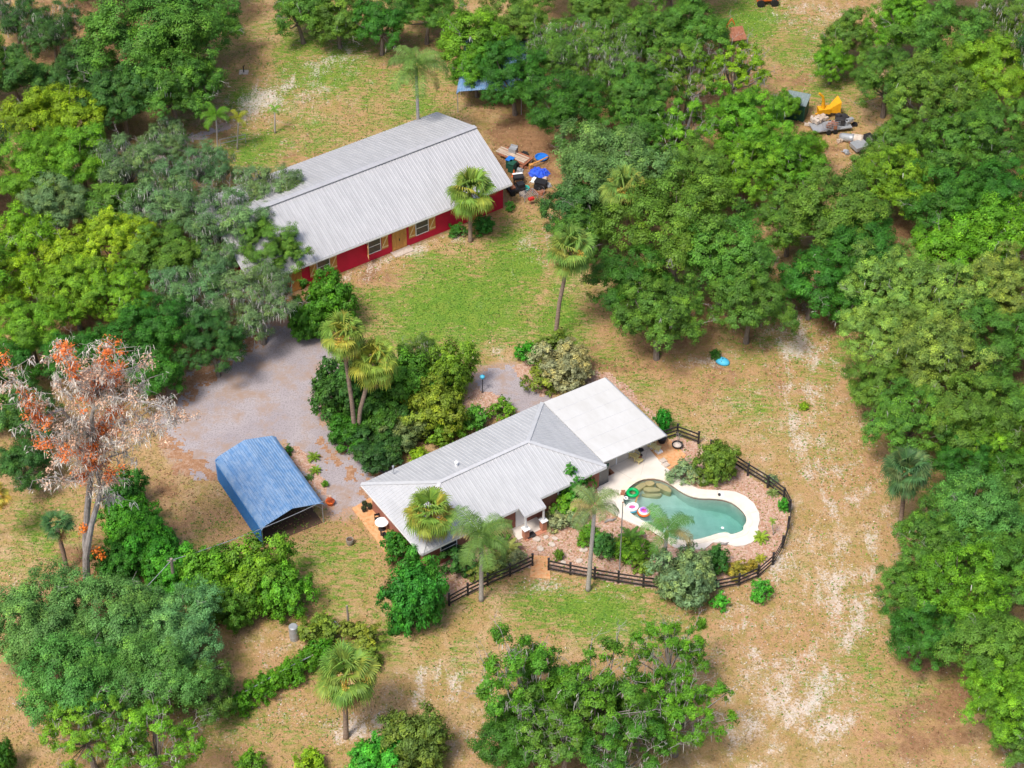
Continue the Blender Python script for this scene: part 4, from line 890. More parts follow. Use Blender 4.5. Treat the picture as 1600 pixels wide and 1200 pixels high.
# bushes and shrubs: kind, x, y, r, tone, label, height
SH = [
 ('shrub0',510,472,44,(.06,.22,.015),'bright green rounded tree at the left front corner of the barn',4.6,'tree'),
 ('shrub1',478,505,30,(.05,.18,.015),'dark green bush below the bright tree at the barn corner',3.0,'bush'),
 ('shrub1',192,770,34,'deep','top bush of the dark hedge mass beside the dying tree',3.0,'bush'),
 ('shrub1',218,838,40,(.06,.255,.02),'bush of the dark hedge mass between its second and third bushes',3.2,'hedge'),
 ('shrub1',290,905,40,(.07,.255,.02),'bush of the dark hedge directly behind the utility pole',3.2,'hedge'),
 ('shrub0',205,815,44,(.06,.255,.02),'second bush of the dark hedge mass beside the dying tree',3.2,'bush'),
 ('shrub1',240,860,44,(.06,.255,.02),'third bush of the dark hedge mass, widest part',3.2,'bush'),
 ('shrub0',190,880,40,'deep','shaded bush at the foot of the dying tree trunk',3.0,'bush'),
 ('shrub1',265,900,40,(.06,.255,.02),'lowest bush of the dark hedge mass beside the utility pole',3.0,'bush'),
 ('shrub0',330,905,52,(.095,.265,.02),'left third of the huge rounded hedge below the blue carport',4.0,'hedge'),
 ('shrub1',400,900,58,(.105,.27,.02),'middle of the huge rounded hedge below the blue carport',4.2,'hedge'),
 ('shrub0',440,925,46,(.095,.265,.02),'right end of the huge rounded hedge by the grey barrel',3.8,'hedge'),
 ('shrub1',365,945,44,(.06,.17,.015),'lower front of the huge rounded hedge',3.0,'hedge'),
 ('shrub0',650,935,48,(.05,.24,.03),'tall dense green shrub where the black fence ends',5.0,'bush'),
 ('shrub1',656,916,34,(.055,.26,.03),'top of the tall dense shrub in front of the house corner',4.3,'bush'),
 ('bush0',500,985,33,'olive','low olive bush right of the grey barrel',1.8,'bush'),
 ('bush1',560,1000,34,'olive','olive feathery bush behind the lower fan palm',1.8,'bush'),
 ('bush2',575,1030,22,'olive','small olive bush right of the lower fan palm crown',1.5,'bush'),
 ('shrub0',648,1160,58,(.11,.165,.03),'olive green bush at the bottom edge left of the sparse oak',4.0,'bush'),
 ('shrub1',590,1190,44,'vivid','bright green bush cut by the bottom edge left of the olive bush',3.0,'bush'),
 ('bush0',485,1192,26,'lime','small lime bush at the bottom edge below the lower fan palm',1.6,'bush'),
 ('bush1',392,1194,24,'bright','small green bush at the bottom edge, leftmost of three',1.6,'bush'),
 ('shrub0',2,1185,24,'deep','dark bush in the bottom left corner',3.0,'bush'),
 # garden island beside the drive
 ('shrub1',540,610,56,(.045,.13,.02),'dark glossy tree spreading left under the twin fan palms',4.4,'tree'),
 ('shrub0',640,600,56,(.085,.22,.02),'bright green tree right of the twin fan palms',4.6,'tree'),
 ('shrub1',700,585,42,(.13,.25,.02),'yellow green tree beside the mulch island with the blue lamp',4.2,'tree'),
 ('shrub0',670,640,52,(.15,.25,.025),'yellow green tree between the fan palms and the house roof',4.0,'tree'),
 ('mossy0',655,560,40,(.10,.2,.03),'mossy light green tree at the lawn edge behind the house',None,'tree'),
 ('shrub1',600,650,46,(.05,.15,.02),'dark bush just right of the twin palm trunks',3.0,'bush'),
 ('shrub0',545,675,36,(.045,.17,.015),'dark clipped bush left of the twin palm trunks',2.2,'bush'),
 ('shrub1',590,705,42,(.028,.095,.022),'dark blue green hedge bush at the point of the garden island',1.9,'bush'),
 ('shrub0',630,672,38,(.12,.17,.06),'greyish bush with bare stems in the garden island',2.6,'bush'),
 ('bush2',690,680,24,'bright','bright bush touching the rear roof edge of the house',1.7,'bush'),
 ('bush0',740,655,25,(.07,.26,.03),'feathery green bush behind the rear roof edge',1.9,'bush'),
 ('bush1',785,640,20,'bright','green bush right of the feathery one behind the roof',1.5,'bush'),
 ('bush2',712,665,22,'leafy','leafy bush between the mulch island and the rear roof edge',1.5,'bush'),
 ('bush0',654,712,16,'lime','lime bush at the rear roof edge above the flue pipe',1.2,'bush'),
 ('bush0',823,552,19,(.045,.26,.015),'round vivid green bush on the lawn edge behind the house',1.6,'bush'),
 ('shrub1',880,575,46,(.23,.27,.14),'silvery green shrub behind the white lanai roof',2.8,'bush'),
 ('bush2',845,590,28,'olive','olive bush left of the silvery shrub',1.8,'bush'),
 ('bush1',870,540,26,'olive','olive bush above the silvery shrub, at the lone palm foot',1.8,'bush'),
 ('bush0',1036,658,15,(.03,.22,.02),'small pointed evergreen beside the lanai roof corner',2.3,'bush'),
 ('shrub0',1122,722,34,(.13,.23,.03),'rounded green tree beside the pool fence',3.0,'tree'),
 ('bush1',1070,738,24,'silver','grey green perennial clump beside the paver patio',1.0,'bush'),
 ('bush2',1090,742,16,'silver','small grey green clump below the rounded tree',.8,'bush'),
 ('bush0',1205,750,11,'silver','small silvery plant at the outer fence',.8,'bush'),
 ('bush0',1224,788,9,'vivid','small clipped bush tucked at the fence bend',1.0,'bush'),
 ('bush1',897,758,30,(.05,.21,.02),'tall green bush against the house between porch and pool',3.0,'bush'),
 ('bush2',885,788,24,'bright','bright green bush in front of the house beside the feather palm',1.8,'bush'),
 ('bush0',870,812,22,'silver','grey green spreading shrub right of the porch',1.1,'bush'),
 ('bush1',893,805,20,'silver','grey green shrub between porch shrub and feather palm trunk',1.1,'bush'),
 ('bush2',920,835,20,'bright','green bush left of the palm trunk near the flagpole',1.3,'bush'),
 ('bush0',943,852,24,(.07,.20,.04),'round shrub between the palm trunk and the flagpole',1.6,'bush'),
 ('bush1',990,862,26,'bright','bright round shrub right of the flagpole',1.6,'bush'),
 ('bush2',1005,885,16,(.16,.26,.03),'light green clump near the fence right of the flagpole',.9,'bush'),
 ('bush0',873,867,9,(.12,.22,.02),'small clipped ball bush beside the garden entrance',.9,'bush'),
 ('shrub1',1070,905,50,(.17,.26,.12),'silvery olive shrub spilling over the fence in front of the pool',3.2,'bush'),
 ('bush1',1120,872,20,(.05,.17,.03),'dark spiky juniper below the pool coping',1.9,'bush'),
 ('bush2',1150,890,18,'gold','golden bush inside the fence corner',1.0,'bush'),
 ('bush0',1175,885,12,'gold','small golden plant against the black fence corner',.9,'bush'),
 ('bush1',1190,922,17,'vivid','round vivid green bush outside the black fence',1.5,'bush'),
 ('bush2',1125,940,14,'vivid','small vivid green bush beside the silvery olive shrub',1.1,'bush'),
 ('bush0',615,848,20,(.04,.20,.02),'left bush of the row along the house end wall',1.6,'bush'),
 ('bush1',632,868,22,(.04,.20,.02),'right bush of the row along the house end wall',1.8,'bush'),
 ('bush2',716,875,28,(.035,.13,.025),'dark bush below the front eave near the feather palm',1.8,'bush'),
 ('bush0',775,880,28,(.17,.22,.06),'variegated grassy shrub inside the left fence',1.1,'bush'),
 ('bush1',800,872,18,'silver','pale shrub at the end of the left fence beside the gate',.9,'bush'),
 ('bush2',750,895,18,(.13,.2,.04),'low green plant behind the left fence and palm trunk',.8,'bush'),
 ('bush0',772,838,24,(.08,.24,.02),'green shrub under the front eave left of the porch',1.6,'bush'),
 ('bush0',755,352,20,(.035,.16,.02),'dark bush at the barn wall right of the fan palm',1.3,'bush'),
 ('bush1',797,322,8,(.04,.18,.02),'small bush at the front right barn corner',.8,'bush'),
 ('bush2',715,360,15,(.04,.15,.02),'low bush left of the fan palm at the barn wall',.8,'bush'),
 ('bush0',1256,635,9,'lime','tiny lime bush alone on the brown grass',.5,'bush'),
 ('bush1',1118,553,9,'deep','small dark bush behind the blue oval shell',.7,'bush'),
 ('bush2',450,703,8,'deep','tiny dark plant at the rear of the blue carport',.7,'bush'),
 ('bush0',508,756,6,'bright','tiny round plant in the strip beside the carport',.5,'bush'),
]
for k, x, y, r, tn_, lb, h, ct in SH:
    plant(k, x, y, r, tn_, lb, ct, {'tree':'garden_tree','bush':'bush','hedge':'hedge'}[ct], group=None, h=h)
# clipped hedge row at bottom left
hp_ = [(372,1100),(392,1086),(412,1073),(432,1062),(452,1050),(470,1040),(488,1028),(503,1018)]
hw_ = ['lowest bush of the clipped hedge row at bottom left','second bush from the bottom of the clipped hedge row','third bush from the bottom of the clipped hedge row','fourth bush from the bottom of the clipped hedge row','fourth bush from the top of the clipped hedge row','third bush from the top of the clipped hedge row','second bush from the top of the clipped hedge row','top bush of the clipped hedge row behind the lower fan palm']
for i, (x, y) in enumerate(hp_): plant('bush%d' % (i%3), x, y, 21, (.07,.235,.012), hw_[i], 'hedge', 'hedge', 'bushes of the clipped hedge row', h=1.5)

# ---------------------------------------------------------------- palms
def on_plane(px, py, Y):
    """the point seen at a pixel on the upright plane at depth Y"""
    a = G(px, py, 0); o = Vector((0,0,CAMH)); t = Y/a.y; return o+(a-o)*t
def tinted(name, Q, tint):
    V = np.array([p for q in Q for p in q]); F = np.arange(len(V)).reshape(-1, 4); T_ = np.repeat(np.array(tint), 4, 0); me = nmesh(name, V, F, {'tint': T_}); me.materials.append(M['leaf']); return me
def fan_frond(elev, seed, droop, dead=0):
    rg = random.Random(seed); Q = []; T_ = []
    e = R(elev); L = 1.15; d = Vector((math.cos(e),0,math.sin(e))); hub = d*L+Vector((0,0,-.10*L)); s = Vector((0,1,0)); up = d.cross(s)*-1
    w = .028; Q.append((Vector((0,-w,0)),Vector((0,w,0)),hub+s*w,hub-s*w)); T_.append((.9,.85,.5))
    n = 26
    for i in range(n):
        a = R(-125+250*i/(n-1)); ln = (1.15 if abs(a) < 1.6 else .9)*(.85+.25*rg.random())
        dr = (d*math.cos(a)+s*math.sin(a)).normalized(); dr.z -= .05; pr = Vector((-dr.y, dr.x, 0)).normalized() if abs(dr.z) < .98 else s
        p0 = hub; p1 = hub+dr*ln*.45+Vector((0,0,-.03)); p2 = p1+(dr+Vector((0,0,-droop*.6))).normalized()*ln*.3; p3 = p2+(dr*.6+Vector((0,0,-droop*1.6))).normalized()*ln*.32
        b_ = .75+.5*rg.random(); y = rg.random()**2*.4
        for (a0, w0), (a1, w1) in (((p0,.010),(p1,.052)),((p1,.052),(p2,.036)),((p2,.036),(p3,.006))):
            tw = Vector((0,0,.35*w0)); Q.append((a0-pr*w0, a0+pr*w0+tw, a1+pr*w1+tw, a1-pr*w1)); T_.append((b_*(1+y), b_*(1+y*.5), b_))
    return tinted('frond', Q, T_)
FAN = {'up': [fan_frond(e, k, .35) for k, e in enumerate((78,62,50))], 'mid': [fan_frond(e, 10+k, .8) for k, e in enumerate((34,18,4))], 'low': [fan_frond(e, 20+k, 1.1) for k, e in enumerate((-14,-30,-45))], 'dead': [fan_frond(e, 30+k, 1.6) for k, e in enumerate((-55,-70))]}
def top_of(bx_, by_, cx, cy):
    b_ = G(bx_, by_); return b_, on_plane(cx, cy, b_.y)
def fan_palm(bx_, by_, cx, cy, rpx, label, tone=(.125,.265,.045), trunk_r=.17, flowers=True, n=38, group='fan palms around the property'):
    b_, t_ = top_of(bx_, by_, cx, cy); s = rpx/ppm(cx, cy, t_.z)/2.15; root = empty('fan_palm', b_, label, 'palm tree', group=group); top = t_-b_
    m = MB(); c1 = Vector((top.x*.25, .1, top.z*.4)); c2 = Vector((top.x*.7, .05, top.z*.75))
    m.tube([(0,0,-.1),(0,0,.25),c1,c2,top-Vector((0,0,.2))],[trunk_r*1.5,trunk_r*1.15,trunk_r,trunk_r*.95,trunk_r*1.15],9); m.build('trunk', M['palm_bark'], root, True)
    rg = random.Random(label)
    for i in range(n):
        f = i/n; kind = 'up' if f < .27 else 'mid' if f < .66 else 'low' if f < .9 else 'dead'; me_ = rg.choice(FAN[kind]); o = part(me_, 'frond', root)
        o.location = top+Vector((0,0,.15)); o.rotation_euler = (rg.uniform(-.12,.12), rg.uniform(-.12,.12), i*2.39996+rg.uniform(-.2,.2)); o.scale = (s*rg.uniform(.88,1.08),)*3
        g_ = .85+.35*rg.random(); y = 1+1.0*rg.random()**2.5
        o.color = (tone[0]*g_*y, tone[1]*g_, tone[2]*g_, 1) if kind != 'dead' else (.33,.22,.10,1)
    if flowers:
        for j in range(5):
            C = []; a = rg.random()*6.28; d = Vector((math.cos(a), math.sin(a), .25))
            for k in range(130):
                t = rg.random(); C.append(d*1.35*s*(.45+.6*t)+Vector((rg.gauss(0,.13), rg.gauss(0,.13), .35*s-.5*t*t+rg.gauss(0,.1))))
            C = np.array(C); r2 = np.random.default_rng(j); V, F, T_ = leaf_quads(C, unit(r2.normal(size=C.shape)+np.array([0,0,.6])), np.full(len(C),.07), np.repeat((.7+.6*r2.random((len(C),1))), 3, 1), r2)
            me_ = nmesh('flower_stalk', V, F, {'tint': T_}); me_.materials.append(M['leaf']); o = part(me_, 'flower_stalk', root, (.62,.42,.08)); o.location = top
    return root
fan_palm(541,1152,540,1055,57,'fan palm standing alone at the bottom on a ring of pale sand', flowers=True)
fan_palm(672,884,671,803,47,'fan palm in front of the house roof left corner', tone=(.155,.29,.045))
fan_palm(735,377,735,300,44,'fan palm against the red barn front wall', tone=(.135,.265,.04))
fan_palm(868,528,891,392,45,'tall leaning fan palm alone on the green lawn', tone=(.135,.27,.05))
fan_palm(556,692,535,525,42,'left palm of the twin fan palms, leaning left over the garden island', tone=(.155,.29,.045))
fan_palm(558,690,583,565,45,'right palm of the twin fan palms, shorter and with orange flower stalks', tone=(.165,.285,.04))
fan_palm(1405,834,1416,738,46,'dark leaning fan palm at the forest edge on the right', tone=(.055,.15,.05), flowers=False)
fan_palm(105,893,88,822,31,'dark young fan palm left of the dying tree trunk', tone=(.055,.16,.05), flowers=False, n=20)
fan_palm(985,400,975,298,45,'fan palm half hidden in the forest right of the barn', tone=(.14,.28,.055))
fan_palm(-35,850,-8,775,28,'pale fan palm cut off by the left edge', tone=(.35,.33,.05), flowers=False, n=22)
def feather_frond(elev, L, seed, droop=1.0, leaf=.55, n=30):
    rg = random.Random(seed); Q = []; T_ = []; p = Vector((0,0,0)); e = R(elev); pts = []; k = 14
    for i in range(k+1): pts.append(p.copy()); p = p+Vector((math.cos(e),0,math.sin(e)))*L/k; e -= droop*R(125)/k*(.4+1.2*i/k)
    s = Vector((0,1,0))
    for i in range(k):
        w = .035*(1-i/k)+.008; Q.append((pts[i]-s*w, pts[i]+s*w, pts[i+1]+s*w, pts[i+1]-s*w)); T_.append((1.1,1.0,.5))
    for i in range(n):
        f = .12+.88*i/n; x = f*k; j = min(k-1, int(x)); q = pts[j].lerp(pts[j+1], x-j); t = (pts[j+1]-pts[j]).normalized()
        for sg in (-1, 1):
            for v in (-.25, .35):
                ln = leaf*(.5+.9*math.sin(math.pi*min(1,f*.85+.1)))*(.8+.4*rg.random()); d = (s*sg+t*.45+Vector((0,0,v+rg.uniform(-.2,.2)))).normalized()
                a1 = q+d*ln*.5; a2 = a1+(d+Vector((0,0,-.9))).normalized()*ln*.5; w = .021; b_ = .65+.6*rg.random()
                Q.append((q-t*w*.5, q+t*w*.5, a1+t*w, a1-t*w)); T_.append((b_,b_,b_)); Q.append((a1-t*w, a1+t*w, a2+t*.006, a2-t*.006)); T_.append((b_,b_,b_))
    return tinted('frond', Q, T_)
FEA = [feather_frond(e, 2.7, k, dr) for k, (e, dr) in enumerate(((72,1.0),(58,1.05),(45,1.1),(30,1.1),(15,1.0),(-15,.8)))]
def feather_palm(bx_, by_, cx, cy, rpx, label, tone=(.16,.27,.06), n=13, trunk=.15, name='feather_palm', yellow=.25, group='feather palms with smooth trunks'):
    b_, t_ = top_of(bx_, by_, cx, cy); s = rpx/ppm(cx, cy, t_.z)/2.15; root = empty(name, b_, label, 'palm tree', group=group); top = t_-b_; rg = random.Random(label)
    MB().tube([(0,0,-.1),(0,0,.3),top*.5,top-Vector((0,0,.6*s))],[trunk*1.5,trunk*1.2,trunk,trunk*.9],9).build('trunk', M['queen_bark'], root, True)
    MB().tube([top-Vector((0,0,.65*s)),top-Vector((0,0,.25*s)),top+Vector((0,0,.1*s))],[trunk*.95,trunk*1.25,trunk*.5],9).build('crownshaft', mat_cs, root, True)
    for i in range(n):
        j = min(5, int(6*i/n)); o = part(FEA[j], 'frond', root); o.location = top; o.rotation_euler = (rg.uniform(-.15,.15), 0, i*2.39996+rg.uniform(-.3,.3)); o.scale = (s*rg.uniform(.85,1.1),)*3
        g_ = .8+.45*rg.random(); o.color = (.42*g_,.35*g_,.14*g_,1) if rg.random() < yellow and j > 1 else (tone[0]*g_, tone[1]*g_, tone[2]*g_, 1)
    return root
mat_cs = mat('palm_crownshaft', (.30,.33,.14), .7, noise=(4,.6,(.35,.27,.16)))
feather_palm(655,235,650,105,48,'tallest feather palm, behind the barn roof, with browning fronds', tone=(.14,.25,.05), yellow=.45, n=15)
feather_palm(919,922,929,792,44,'slender feather palm with a pale trunk in front of the pool deck', tone=(.20,.28,.10), yellow=.45, n=10)
feather_palm(752,938,752,840,54,'feather palm at the left fence in front of the house eave', tone=(.15,.27,.06), yellow=.3, n=14)
feather_palm(1035,905,1042,830,44,'feather palm overlapping the near edge of the pool', tone=(.12,.28,.05), yellow=.3, n=9)
feather_palm(341,243,337,180,26,'leftmost of the three small palms behind the barn', tone=(.12,.30,.02), yellow=0, n=9, trunk=.07)
feather_palm(371,233,372,185,17,'middle one of the three small palms, with yellow fronds', tone=(.32,.36,.02), yellow=.3, n=7, trunk=.06)
feather_palm(430,208,429,172,12,'rightmost and smallest of the three small palms behind the barn', tone=(.14,.34,.02), yellow=0, n=7, trunk=.07)
feather_palm(1208,836,1207,815,7,'tiny slender palm in the mulch beside the right pool end', tone=(.2,.38,.03), yellow=0, n=9, trunk=.035)
CY = [feather_frond(e, 1.2, 50+k, .75, .16, 22) for k, e in enumerate((60,42,28,15))]
def cycad(px, py, rpx, label, tone=(.12,.26,.03), n=18, name='cycad', cat='plant'):
    b_ = G(px, py); s = rpx/ppm(px, py)/.95; root = empty(name, b_, label, cat); rg = random.Random(label)
    MB().tube([(0,0,-.03),(0,0,.25*s)],[.12*s,.10*s],8).build('trunk', M['palm_bark'], root)
    for i in range(n):
        o = part(CY[min(3, int(4*i/n))], 'frond', root); o.location = (0,0,.25*s); o.rotation_euler = (0,0,i*2.39996); o.scale = (s*rg.uniform(.85,1.1),)*3; g_ = .8+.4*rg.random(); o.color = (tone[0]*g_, tone[1]*g_, tone[2]*g_, 1)
    return root
cycad(966,858,17,'yellow tipped cycad left of the flagpole', (.26,.36,.04)); cycad(985,845,20,'dark cycad nearest the pool deck, right of the flagpole', (.09,.22,.03))
cycad(1189,843,12,'lime spiky rosette at the right end of the pool coping', (.28,.42,.04)); cycad(1207,772,9,'small spiky plant against the outer fence', (.2,.28,.08)); cycad(1226,796,9,'grassy green plant at the right fence', (.08,.26,.03))
cycad(490,717,10,'spiky yellow green plant in the strip beside the carport', (.2,.33,.03), 14); cycad(493,737,9,'smaller spiky plant in the strip beside the carport', (.2,.33,.03), 14); cycad(484,748,7,'dark spiky plant close to the carport posts', (.09,.2,.04), 14)
cycad(1188,875,9,'yellow spiky plant in the mulch inside the fence corner', (.36,.38,.04)); cycad(795,862,20,'variegated grassy rosette under the front eave', (.32,.36,.10), 24)
cycad(1120,880,16,'spiky dark juniper like rosette below the coping', (.06,.18,.03), 16)

# ---------------------------------------------------------------- the dying tree
def dying_tree():
    b_ = G(136, 925); root = empty('dying_tree', b_, 'tall dying tree with orange leaves and pale grey moss on bare limbs', 'tree'); Y = b_.y; rg = np.random.default_rng(5)
    P = lambda x, y, dy=0: on_plane(x, y, Y+dy)-b_
    tr_ = MB(); tr_.tube([Vector((0,0,-.1)),P(134,870),P(143,820,.3),P(152,788,.5),P(158,765,.5),P(150,735,.2)],[.32,.25,.21,.19,.15,.11],9,False)
    tr_.tube([P(137,905,.3)*1.0,P(133,850,.9),P(136,800,1.0),P(142,740,.8),P(147,690,.4),P(143,655,.2),P(150,615,0),P(152,570,-.3)],[.17,.23,.23,.20,.17,.14,.11,.06],9,False)
    limbs = []
    def limb(pts, r0):
        Q = [P(*p) for p in pts]; n = len(Q); tr_.tube(Q, [r0*(1-.85*i/(n-1)) for i in range(n)], 6, False); limbs.append((Q, r0))
    limb([(147,690,.4),(120,665,-.8),(95,640,-1.4),(60,655,-2),(48,635,-2.4),(30,600,-2.6),(5,572,-3)],.13)
    limb([(148,700,.4),(130,705,1),(110,710,1.6),(85,722,2)],.09); limb([(147,690,.4),(160,660,1.2),(180,640,2),(205,610,2.4),(235,590,2.6)],.12)
    limb([(150,700,.4),(190,690,-1),(225,665,-1.8),(260,662,-2.2),(292,650,-2.4)],.11); limb([(152,600,0),(130,575,.6),(105,560,1),(85,555,1.4)],.09)
    limb([(152,600,0),(165,560,-.6),(180,530,-1)],.08); limb([(150,615,0),(185,580,.8),(225,570,1.5)],.09); limb([(158,765,.5),(170,745,-.6),(182,735,-1),(175,790,-.8)][:3],.10)
    limb([(142,740,.8),(110,750,-.8),(80,745,-1.6),(60,750,-2)],.10); limb([(152,788,.5),(165,775,1.2),(185,780,1.6)],.07); limb([(142,740,.8),(170,715,1.8),(200,705,2.6)],.09)
    limb([(147,690,.4),(125,640,2),(100,610,2.6),(80,590,3)],.09); limb([(150,630,0),(120,600,-1.4),(110,570,-1.8),(100,545,-2)],.08); limb([(150,615,0),(200,625,-2),(240,630,-2.8),(270,650,-3)],.09); limb([(150,735,.2),(115,690,-2),(75,690,-3),(55,700,-3)],.08)
    limb([(147,690,.4),(175,665,3),(215,650,3.6),(245,680,4)],.08); limb([(143,655,.2),(160,600,2.5),(200,560,3)],.07)
    ends = []
    for Q, r0 in limbs:
        for a, b2 in zip(Q[:-1], Q[1:]):
            L_ = (b2-a).length
            for _ in range(max(4, int(L_*5.5))):
                o = a.lerp(b2, rg.random()); d = Vector(rg.normal(size=3)); d.z = abs(d.z)*.35-.05; d = d.normalized(); ln = .6+1.3*rg.random()
                p1 = o+d*ln*.5+Vector(rg.normal(size=3))*.08; p2 = p1+(d+Vector(rg.normal(size=3))*.4).normalized()*ln*.6
                tr_.tube([o,p1,p2],[.035,.024,.010],4,False); ends += [o,p1,p2]
    tr_.build('trunk', M['bark_grey'], root)
    E_ = np.array(ends); n = len(E_)
    V, F, T_ = moss_data(E_, np.full(n,.28), rg, 9500, (.08,.5), .024, .8); me_ = nmesh('hanging_moss', V, F, {'tint': T_}); me_.materials.append(M['moss']); part(me_, 'hanging_moss', root, (.66,.63,.58))
    hot = E_[rg.permutation(n)[:34]]; near = np.min(np.linalg.norm(E_[:,None]-hot[None], axis=2), 1)
    for nm, sel, c, cnt in (('orange_leaves', (near < .75) & (rg.random(n) < .6), (.72,.20,.05), 46), ('faded_leaves', (near > .6) & (rg.random(n) < .17), (.64,.42,.30), 26)):
        k = E_[sel]; li = np.repeat(np.arange(len(k)), cnt); d = unit(rg.normal(size=(len(li),3))); C = k[li]+d*(.48*rg.random(len(li))**.5)[:,None]*np.array([1,1,.8])
        V, F, T_ = leaf_quads(C, unit(d+np.array([0,0,.5])+rg.normal(size=d.shape)*.4),   .06+.05*rg.random(len(li)), (.7+.6*rg.random((len(li),1)))*(.8+.4*rg.random((len(k),1)))[li]*np.ones((1,3)), rg)
        me_ = nmesh(nm, V, F, {'tint': T_}); me_.materials.append(M['leaf']); part(me_, nm, root, c)
    k = np.array([P(150,860,.4),P(158,868,.4),P(150,905,.3),P(130,825,.6)]); li = np.repeat(np.arange(4), 90); d = unit(rg.normal(size=(360,3)))
    V, F, T_ = leaf_quads(k[li]+d*.55*rg.random((360,1)), unit(d+np.array([0,0,.5])), np.full(360,.10), (.7+.6*rg.random((360,1)))*np.ones((1,3)), rg); me_ = nmesh('orange_leaves', V, F, {'tint': T_}); me_.materials.append(M['leaf']); part(me_, 'orange_leaves', root, (.78,.22,.03))
dying_tree()

# ---------------------------------------------------------------- small things
def at(px, py, z=0.): p = G(px, py, z); return (p.x, p.y, p.z)
def thing(mb, name, material, label, cat, loc=(0,0,0), rz=0, sm=False, group=None):
    o = mb.build(name, M[material], None, sm); o.location = loc; o.rotation_euler = (0,0,rz); return tag(o, label, cat, group)
WZ = -.08
# pool floats
thing(MB().torus((0,0,.13), .37, .135, 32, 12), 'swim_ring', 'ring_green', 'bright green inflatable ring floating in the pool', 'swim ring', at(988.5,771.5,WZ), 0, True)
r_ = empty('pool_float', at(988,794,WZ), 'white square inflatable seat floating below the green ring', 'pool float', .5)
MB().torus((0,0,.12), .34, .13, 28, 10, 1.15, .95).build('tube', M['white'], r_, True); MB().lathe((0,0,.03),[(.28,0),(.28,.03)],20,1.15,.95).build('seat', M['pink'], r_)
MB().torus((0,-.05,.0), .40, .05, 28, 8, 1.1, .95).build('base_ring', M['cyan'], r_, True)
r_ = empty('pool_float', at(1006,801,WZ), 'purple and orange round inflatable beside the pool edge', 'pool float', .2)
MB().torus((0,0,.05), .40, .12, 10, 8).build('lower_ring', M['orange'], r_, True); MB().torus((0,0,.19), .33, .10, 28, 10).build('upper_ring', M['white'], r_, True); MB().torus((0,0,.24), .26, .085, 28, 10).build('inner_ring', M['purple'], r_, True); MB().lathe((0,0,.1),[(.22,0),(.22,.03)],20).build('seat', M['pink'], r_)
thing(MB().box((0,0,.03),(.09,.95,.05)).box((0,.5,.03),(.2,.25,.05)), 'paddle', 'wood', 'thin orange paddle lying between ring and square float', 'paddle', at(994,782,WZ), -.25)
r_ = empty('life_ring', at(978,779,.12), 'small white life ring at the pool rim', 'life ring'); MB().torus((0,0,.06), .13, .05, 20, 8).build('ring', M['white'], r_, True)
thing(MB().lathe((0,0,0),[(.05,-.02),(.10,0),(.12,.03),(.09,.06)],14), 'chlorine_floater', 'white', 'tiny white floater in the deep end of the pool', 'chlorine floater', at(1129,825,WZ))
tb_ = empty('towel', at(973,772,.155), 'folded reddish towel on the pool rim', 'towel'); MB().box((0,0,.03),(.35,.25,.06)).box((.05,.3,.02),(.3,.22,.04)).build('cloth', M['rust'], tb_)
# loungers by the lanai
def deck_chair(px, py, rz, label):
    r_ = empty('deck_chair', at(px, py, .125), label, 'chair', rz, 'yellow chairs by the lanai')
    MB().box((0,-.1,.36),(.56,.60,.05)).build('seat', M['chair'], r_)
    MB().box((0,.32,.66),(.56,.05,.72),0,Matrix.Rotation(-.35,3,'X')).build('backrest', M['chair'], r_)
    for sx in (-1,1):
        MB().box((sx*.27,-.36,.18),(.05,.05,.36)).build('leg', M['chair'], r_); MB().box((sx*.27,.22,.2),(.05,.05,.40)).build('leg', M['chair'], r_); MB().box((sx*.31,-.05,.56),(.07,.66,.035)).bar((sx*.30,-.34,.34),(sx*.30,-.34,.55),.04,.04).build('armrest', M['chair'], r_)
    MB().box((0,-.62,.26),(.5,.42,.05)).box((-.2,-.75,.12),(.05,.05,.24)).box((.2,-.75,.12),(.05,.05,.24)).build('footrest', M['chair'], r_)
deck_chair(990,716,.75,'yellow chair nearest the middle of the lanai front'); deck_chair(1016,700,1.15,'yellow chair at the outer end of the lanai beside the orange pavers')
bt = empty('bistro_table', at(1001,711,.125), 'little dark table between the two yellow chairs', 'table'); MB().lathe((0,0,.55),[(.22,0),(.22,.03)],16).build('tabletop', M['black'], bt); MB().tube([(0,0,0),(0,0,.55)],.03).lathe((0,0,0),[(.16,0),(.04,.04)],12).build('pedestal', M['black'], bt)
thing(MB().lathe((0,0,0),[(.10,0),(.14,.25),(.16,.28),(.12,.29)],12), 'flower_pot', 'rust', 'small dark red pot on the deck beside the little table', 'pot', at(1000,718,.125))
thing(MB().box((0,0,.012),(1.0,.6,.02)), 'door_mat', 'black', 'black mat on the pool deck at the lanai door', 'mat', at(944,741,.125), .6)
thing(MB().box((0,0,.012),(.6,.6,.02)), 'door_mat', 'rust', 'dark brown mat beside the black mat on the pool deck', 'mat', at(952,738,.125), .6)
pm = hl(834,835,.16); o = thing(MB().box((0,0,.012),(.75,.5,.02)), 'door_mat', 'black', 'black mat in front of the house porch door', 'mat', at(829,836,.165), HYAW)
for (x, y), lb in zip(((1019,698),(1029,706),(1036,721),(1040,727)), ('white cushion on the pavers nearest the lanai','white cushion in the middle of the orange pavers','pinkish cushion at the lower edge of the pavers','pale red cushion at the lowest corner of the pavers')):
    thing(MB().box((0,0,.06),(.50,.50,.12)).box((0,0,.125),(.40,.40,.03)), 'floor_cushion', 'white' if y < 715 else 'pale_stone', lb, 'cushion', at(x, y, .07), .6, group='cushions on the orange pavers')
